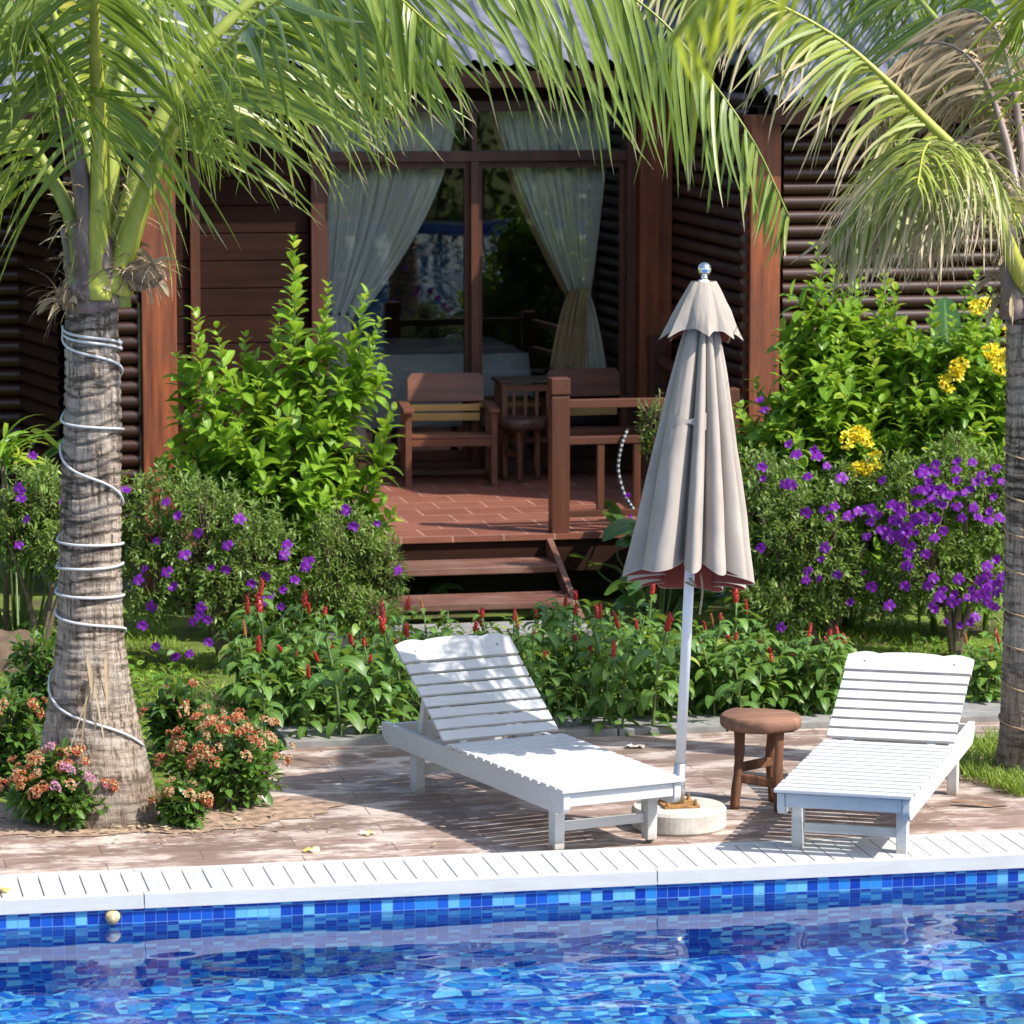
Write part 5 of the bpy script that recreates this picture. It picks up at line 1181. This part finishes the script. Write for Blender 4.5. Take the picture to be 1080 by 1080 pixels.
# ---- big leaved plants
def bigleaf(name, loc, label, specs, mat, seed, group=None):
    """specs: (dx, dy, height of leaf foot, heading angle, length, width, rise)"""
    rs = np.random.default_rng(seed); r = empty(name, loc); tag(r, label, 'plant', group); lv = Leaves(); b = B()
    for (dx, dy, z, a, L, W, rise) in specs:
        p = np.array([dx, dy, z]); D = np.array([math.cos(a), math.sin(a), rise])
        lv.leaves(p[None], D[None], L, W, rs.uniform(.7, 1.5), 11, .2, rs.random(1), shape=(.6, .62), twist=.45)
        b.tube(catmull([(dx * .3, dy * .3, -.02), (dx * .7, dy * .7, z * .6), tuple(p), tuple(p + D * L * .3)], 9), [.011, .010, .009, .008, .007, .006, .005, .004, .003], 6)
    lv.build('leaves', mat, r); b.build('stems', M['stem'], r, smooth=True); return r
def rspec(n, R, z0, z1, L, W, seed, front=True):
    rs = np.random.default_rng(seed); o = []
    for i in range(n):
        a = rs.uniform(0, 2 * math.pi); q = rs.uniform(.1, 1); o.append((q * R * math.cos(a), q * R * .8 * math.sin(a), rs.uniform(z0, z1), a + rs.normal(0, .6), L * rs.uniform(.7, 1.15), W * rs.uniform(.8, 1.15), rs.uniform(.1, 1.1)))
    return o
loc = l2w(.62, -.42); bigleaf('broadleaf_plant', loc, 'broad leaved plant rising against the porch edge beside the railing post', rspec(26, .40, .15, .62, .36, .115, 1) + [(-.28, -.05, .36, .9, .52, .12, .8), (-.1, -.1, .45, 2.4, .34, .13, .4), (.1, -.1, .42, -.4, .4, .12, .2)], M['helic'], 61)
loc = l2w(1.25, -.55); bigleaf('broadleaf_plant', loc, 'dark broad leaved plant in the shade behind the parasol pole', rspec(26, .45, .1, .6, .34, .12, 2), M['helic'], 62)
loc = l2w(.45, -1.15); bigleaf('broadleaf_plant', loc, 'low dark broad leaved plant at the foot of the step stringer', rspec(18, .32, .05, .36, .28, .10, 3), M['helic'], 63)
loc = l2w(-1.0, -.1); bigleaf('broadleaf_plant', loc, 'dark broad leaved plant growing under the open steps', rspec(10, .35, .02, .10, .22, .07, 4) , M['helic'], 64)
loc = Vector((gx(975, 24.2), 24.2, 0)); bigleaf('banana_plant', loc, 'large banana like leaves above the shrub at the log wall', [(-.05, 0, 1.45, 2.3, .75, .24, 1.0), (.12, 0, 1.5, 1.5, .7, .20, 2.0), (.0, .1, 1.3, .8, .7, .22, 1.0), (-.1, .1, 1.2, 2.9, .6, .2, .8), (.2, .05, 1.35, .3, .6, .2, 1.0)], M['helic'], 65)
loc = Vector((gx(20, 23.2), 23.2, 0)); bigleaf('broadleaf_plant', loc, 'dark broad leaved plant at the left edge against the log wall', rspec(22, .5, .3, 1.15, .55, .17, 5) + [(.35, -.1, 1.05, 2.4, .45, .14, 1.2)], M['helic'], 66)
lv = Leaves(); n = 46; rs = np.random.default_rng(9); a = rs.uniform(0, 6.28, n); loc = Vector((gx(6, 22.9), 22.9, 0)); r = empty('spiky_plant', loc); tag(r, 'yellow green strap leaved plant at the far left edge', 'plant')
lv.leaves(np.tile(np.array([[0, 0, 1.15]]), (n, 1)) + rs.normal(0, .05, (n, 3)), np.stack([np.cos(a), np.sin(a), rs.uniform(.1, 1.4, n)], 1), rs.uniform(.25, .4, n), .03, 1.2, 7, .2, shape=(.4, .7)); lv.build('leaves', M['lime2'], r); b = B(); b.tube([(0, 0, 0), (0.02, 0, .6), (0, 0, 1.2)], [.02, .018, .012], 7); b.build('stem', M['bark'], r, smooth=True)

# ---- red ginger row
def costus_proto(seed, H):
    rs = np.random.default_rng(seed); lv = Leaves(); b = B(); r = empty('red_ginger'); a = rs.uniform(0, 6.28); ln = rs.uniform(.04, .16)
    c = catmull([(0, 0, -.03), (math.cos(a) * ln * .3, math.sin(a) * ln * .3, H * .5), (math.cos(a) * ln, math.sin(a) * ln, H)], 20); n = int(20 * H / .55)
    t = np.linspace(.05, .985, n); P = np.stack([np.interp(t, np.linspace(0, 1, 20), c[:, k]) for k in range(3)], 1); ph = np.arange(n) * 1.15 + rs.uniform(0, 6)
    D = np.stack([np.cos(ph), np.sin(ph), .55 + .45 * t], 1); L = .155 * (.8 + .3 * np.sin(np.pi * t)) * (1 - .3 * np.clip((t - .85) / .15, 0, 1)) * rs.uniform(.85, 1.15, n)
    lv.leaves(P, D, L, L * .36, 2.6, 7, .16, np.clip(rs.normal(.4, .2, n), 0, 1), shape=(.55, .8), twist=.2); lv.build('leaves', M['costus'], r); b.tube(c, [.0085 * (1 - .5 * x) for x in np.linspace(0, 1, 20)], 6); b.build('stem', M['stem'], r, smooth=True)
    return r, c[-1], c[-1] - c[-3]
def cone(seed, h, w_, mat):
    b = B(); rs = random.Random(seed); n = 12; vs = []
    prof = [(0, 0), (w_ * .7, .004), (w_, h * .22), (w_ * .95, h * .55), (w_ * .6, h * .85), (0.001, h)]
    b.lathe(prof, 10)
    k = 0
    for i in range(26):
        t = (i + .5) / 26; z = h * t * .97; r_ = w_ * np.interp(t, [0, .25, .6, .9, 1], [.75, 1, .95, .55, .2]); a = i * 2.4; d = Vector((math.cos(a), math.sin(a), .55)); s = Vector((-math.sin(a), math.cos(a), 0)); p = Vector((r_ * .8 * math.cos(a), r_ * .8 * math.sin(a), z)); q = w_ * .62
        b.add([p - s * q * .8, p + s * q * .8, p + d * q * .9 + s * q * .5 + Vector((0, 0, q * .6)), p + d * q * 1.0 + Vector((0, 0, q * 1.25)), p + d * q * .9 - s * q * .5 + Vector((0, 0, q * .6))], [(0, 1, 2, 3, 4)])
    o = b.build('flower_cone', mat, smooth=False); C.objects.unlink(o); return o
CONES = [cone(1, .085, .0125, M['red']), cone(2, .055, .012, M['red']), cone(3, .115, .012, M['red']), cone(4, .11, .010, M['redbrown'])]
PROT = [costus_proto(200 + i, h) for i, h in enumerate((.46, .52, .58, .64, .70, .42, .55, .60))]
HS_ = (.46, .52, .58, .64, .70, .42, .55, .60)
used = [False] * 8
def costus_row(px0, px1, D0, D1, n, label, group, hmin, hmax, seed, pf=.62):
    rs = np.random.default_rng(seed)
    for i in range(n):
        px = px0 + (px1 - px0) * ((i + rs.uniform(0.1, .9)) / n); D = rs.uniform(D0, D1); D += (px - 540) / F_PX * 20 * math.tan(RZ)
        k = rs.integers(0, 8); pr0, tp, td = PROT[k]
        if not used[k]: o = pr0; used[k] = True
        else: o = pr0.copy(); C.objects.link(o); [copy_tree_child(ch, o) for ch in list(pr0.children) if not ch.name.startswith('flower')]
        h = rs.uniform(hmin, hmax); s = h / HS_[k]; o.location = (gx(px, D), D, 0); o.rotation_euler = (0, 0, rs.uniform(0, 6.28)); o.scale = (max(.9, s),) * 2 + (s,)
        tag(o, label, 'red ginger', group)
        if rs.random() < pf: put(CONES[rs.choice(4, p=[.4, .25, .2, .15])], o, Vector(tp) - Vector((0, 0, .012)), Vector(td) + Vector((rs.normal(0, .01), rs.normal(0, .01), .03)), rs.uniform(.75, 1.1))
def copy_tree_child(ch, par): c = ch.copy(); C.objects.link(c); c.parent = par
costus_row(245, 430, 19.9, 21.4, 44, 'red coned ginger plant in the clump left of the left lounger back', 'red ginger left of the left lounger', .30, .62, 1)
costus_row(425, 545, 20.6, 21.2, 9, 'red coned ginger plant showing above the left lounger back before the steps', 'red ginger behind the left lounger', .34, .58, 2, .8)
costus_row(545, 715, 19.9, 21.4, 42, 'red coned ginger plant between the left lounger back and the parasol pole', 'red ginger left of the parasol pole', .32, .62, 3)
costus_row(722, 800, 19.9, 21.0, 20, 'ginger plant behind the stool just right of the parasol pole', 'red ginger right of the parasol pole', .34, .60, 4, .45)
costus_row(800, 895, 20.05, 20.6, 20, 'short ginger plant between the stool and the right lounger back', 'red ginger left of the right lounger', .28, .46, 5, .45)
costus_row(1025, 1062, 20.4, 20.9, 7, 'short ginger plant between the right lounger back and the right palm trunk', 'red ginger by the right palm', .24, .36, 6, .6)
for k in range(8):
    if not used[k]:
        for ch in list(PROT[k][0].children): bpy.data.objects.remove(ch)
        bpy.data.objects.remove(PROT[k][0])

# ---- clerodendrum at the palm foot
def clero(loc, label, R, H, n_cl, seed, pink=0, dens=1.0):
    rs = np.random.default_rng(seed); S_ = [(0, 0, H * .50, R, R * .85, H * .46), (R * .35, -R * .2, H * .36, R * .7, R * .6, H * .36), (-R * .4, .0, H * .38, R * .65, R * .6, H * .36)]
    r = lumpy_bush('red_cream_flower_shrub', loc, label, S_, M['clero'], .085, .042, int(190 * dens), 6, seed, 'red and cream flowered shrubs by the left palm', [(0, 0, [(-.1, 0, H * .6), (.1, 0, H * .6), (0, -.08, H * .6)], .010)])
    for i in range(n_cl):
        d = rnd_dir(1, rs)[0]; d[2] = abs(d[2]) ** .8; d[1] = -abs(d[1]) if rs.random() < .7 else d[1]; d = nrm(d)
        p = np.array([0, 0, H * .46]) + d * np.array([R * 1.05, R * .95, H * .52]) * rs.uniform(.84, 1.12); p[2] = max(.08, p[2])
        src = PKF if (pink and rs.random() < pink) else (CLF if rs.random() < .55 else CLC)
        put(src[rs.integers(len(src))], r, p, d * np.array([1, 1, .6]) + np.array([0, -.1, .5]), rs.uniform(.5, .9))
    return r
clero(ground(60, 872), 'red and cream flowered shrub left of the palm foot, with mauve blooms low down', .235, .40, 46, 71, .10)
clero(ground(238, 850), 'widest red and cream flowered shrub, right of the palm foot on the patio edge', .30, .48, 60, 72)
clero(ground(193, 872), 'small red and cream flowered shrub touching the palm foot on its right', .12, .24, 14, 73, 0, .45)
clero(Vector((gx(192, 19.2), 19.2, 0)), 'greener shrub with few red blooms standing behind the palm foot', .20, .46, 9, 74, 0, .9)
clero(Vector((gx(8, 18.6), 18.6, 0)), 'leafy shrub with a few red blooms at the far left edge', .20, .58, 12, 75, 0, .9)
clero(Vector((gx(45, 20.0), 20.0, 0)), 'green leafy shrub between the boulder and the palm trunk, nearly without blooms', .20, .62, 2, 76, 0, .8)

# ---- grass, ground cover
def grass(name, label_kind, pts, L, W, mat, seed, lean=.5):
    rs = np.random.default_rng(seed); n = len(pts); lv = Leaves(); a = rs.uniform(0, 6.28, n)
    lv.leaves(pts, np.stack([np.cos(a) * lean, np.sin(a) * lean, np.ones(n)], 1), L * rs.uniform(.5, 1.25, n), W, .9, 4, .15, rs.random(n), shape=(.15, .8))
    o = lv.build(name, mat); tag(o, kind='stuff', label=label_kind, cat='grass'); return o
rs = np.random.default_rng(123)
def scatter(n, u0, u1, v0, v1): return np.array([l2w(rs.uniform(u0, u1), rs.uniform(v0, v1), -.02) for _ in range(n)])
ok = lambda p: True
pts = np.concatenate([scatter(14000, -5.6, -2.6, -5.9, -.6), scatter(9000, .9, 5.2, -4.1, -1.4), scatter(4000, -2.6, .9, -4.1, -1.3)])
lc = np.array([w2l(p) for p in pts]); keep = ~((lc[:, 1] < -4.1) & (lc[:, 0] > -2.45)) & ~((lc[:, 0] > -3.35) & (lc[:, 1] < -5.2) & (lc[:, 0] > -3.3 + (-lc[:, 1] - 5.9) * .9)); pts = pts[keep]
# clumpy: thin it by noise
nz = np.array([mnoise.noise(Vector(p) * 1.6) for p in pts]); pts = pts[nz > -.22]
grass('lawn_grass', 'short bright green grass growing between the shrubs', pts, .085, .007, M['grass'], 1, .7)
n = 5200; a = rs.uniform(0, 6.28, n); q = np.sqrt(rs.random(n)); cg = w2l(ground(1062, 815)); 
pp = np.array([l2w(cg.x + .12 + .50 * q[i] * math.cos(a[i]) * (1 + .25 * math.sin(3 * a[i])), cg.y + .06 + .78 * q[i] * math.sin(a[i]) * (1 + .2 * math.sin(2 * a[i] + 1)), .0) for i in range(n)])
dd = np.linalg.norm(pp[:, :2] - np.array([PB2.x, PB2.y]), axis=1); pp = pp[dd > .24]
grass('grass_tuft', 'bright green grass growing round the right palm foot', pp, .12, .006, M['grass'], 2, .55)
n = 5200; pts = np.concatenate([scatter(4200, -5.6, -2.7, -5.6, -.6), scatter(1500, -2.6, 1.2, -3.4, -1.3), scatter(2400, 1.0, 5.2, -3.2, -1.2)]); pts[:, 2] = rs.uniform(-.01, .10, len(pts)); nz = np.array([mnoise.noise(Vector(p) * 1.1 + Vector((4, 0, 0))) for p in pts]); pts = pts[nz > .0]
lv = Leaves(); n = len(pts); a = rs.uniform(0, 6.28, n); lv.leaves(pts, np.stack([np.cos(a), np.sin(a), rs.uniform(.2, 1, n)], 1), rs.uniform(.04, .09, n), .035, .9, 4, .2); o = lv.build('ground_cover', M['cover']); tag(o, 'low leafy ground cover under the shrubs', 'ground cover', None, 'stuff')

# ---- litter round the left palm foot
n = 420; c0 = ground(150, 872); a = rs.uniform(0, 6.28, n); q = np.abs(rs.normal(0, .5, n)); pts = np.stack([c0.x + 1.1 * q * np.cos(a), c0.y + .42 * q * np.sin(a), np.full(n, .016)], 1)
lv = Leaves(); lv.leaves(pts, np.stack([np.cos(a * 3), np.sin(a * 3), rs.uniform(-.02, .25, n)], 1), rs.uniform(.015, .06, n), rs.uniform(.006, .018, n), .3, 4, .2); o = lv.build('leaf_litter', M['frond_d']); tag(o, 'dry leaf litter scattered round the left palm foot', 'leaf litter', None, 'stuff')
# ---- garden out of the picture: what the glass and the water reflect
def far_tree(loc, H, R, seed, label):
    rs = np.random.default_rng(seed); lobs = [(rs.normal(0, R * .5), rs.normal(0, R * .5), H * rs.uniform(.5, .9), R * rs.uniform(.5, .8), R * rs.uniform(.5, .8), H * .22) for _ in range(9)]
    r = lumpy_bush('garden_tree', loc, label, lobs, M['tib'], .42, .17, 900, 5, seed, None, [(0, 0, [(R * .4, 0, H * .7), (-R * .4, 0, H * .7), (0, R * .3, H * .8)], .16)], cat='tree'); return r
for k_, (x, y, H, R_, lab) in enumerate(((9, -18.5, 7.0, 3.2, 'spreading green tree across the pool, nearest behind the viewer'), (15, -15.5, 8.0, 3.6, 'tallest green tree across the pool, behind the viewer'),
        (21, -16, 7.0, 3.4, 'broad green tree across the pool, farther right of the viewer'), (-2, -19, 7.0, 3.2, 'green tree across the pool, left of the viewer'), (1, -27, 10.0, 4.2, 'great green tree far behind the viewer across the pool'), (18, -26, 10.0, 4.6, 'great green tree far behind the viewer on the right'))):
    far_tree(Vector((x, y, 0)), H, R_, 90 + k_, lab)
hd = empty('hedge', l2w(6, -40.2), RZ); hd.name = 'hedge'
rs = np.random.default_rng(8); lv = Leaves(); n = 5200; P = np.stack([rs.uniform(-16, 16, n), rs.uniform(-.9, .9, n), rs.uniform(.0, 1.9, n)], 1); lv.leaves(P, rnd_dir(n, rs) + np.array([0, .6, .3]), .30, .15, .6, 4, .2); lv.build('leaves', M['clero'], hd)
b = B(); [b.tube([(x, 0, -.05), (x + .1, 0, .9), (x, 0, 1.7)], [.04, .03, .01], 6) for x in np.arange(-15.5, 16, .9)]; b.build('stems', M['bark'], hd); tag(hd, 'long clipped green hedge on the far side of the pool', 'hedge')
far_tree(Vector((-1.5, 35.5, 0)), 8.5, 3.0, 104, 'tall green tree behind the bungalow roof, at its left')
far_tree(Vector((7.5, 36, 0)), 8.0, 3.2, 105, 'broad green tree behind the bungalow roof, at its right')
far_tree(Vector((-9.5, 33, 0)), 7.5, 3.0, 106, 'green tree beyond the left wing of the bungalow')
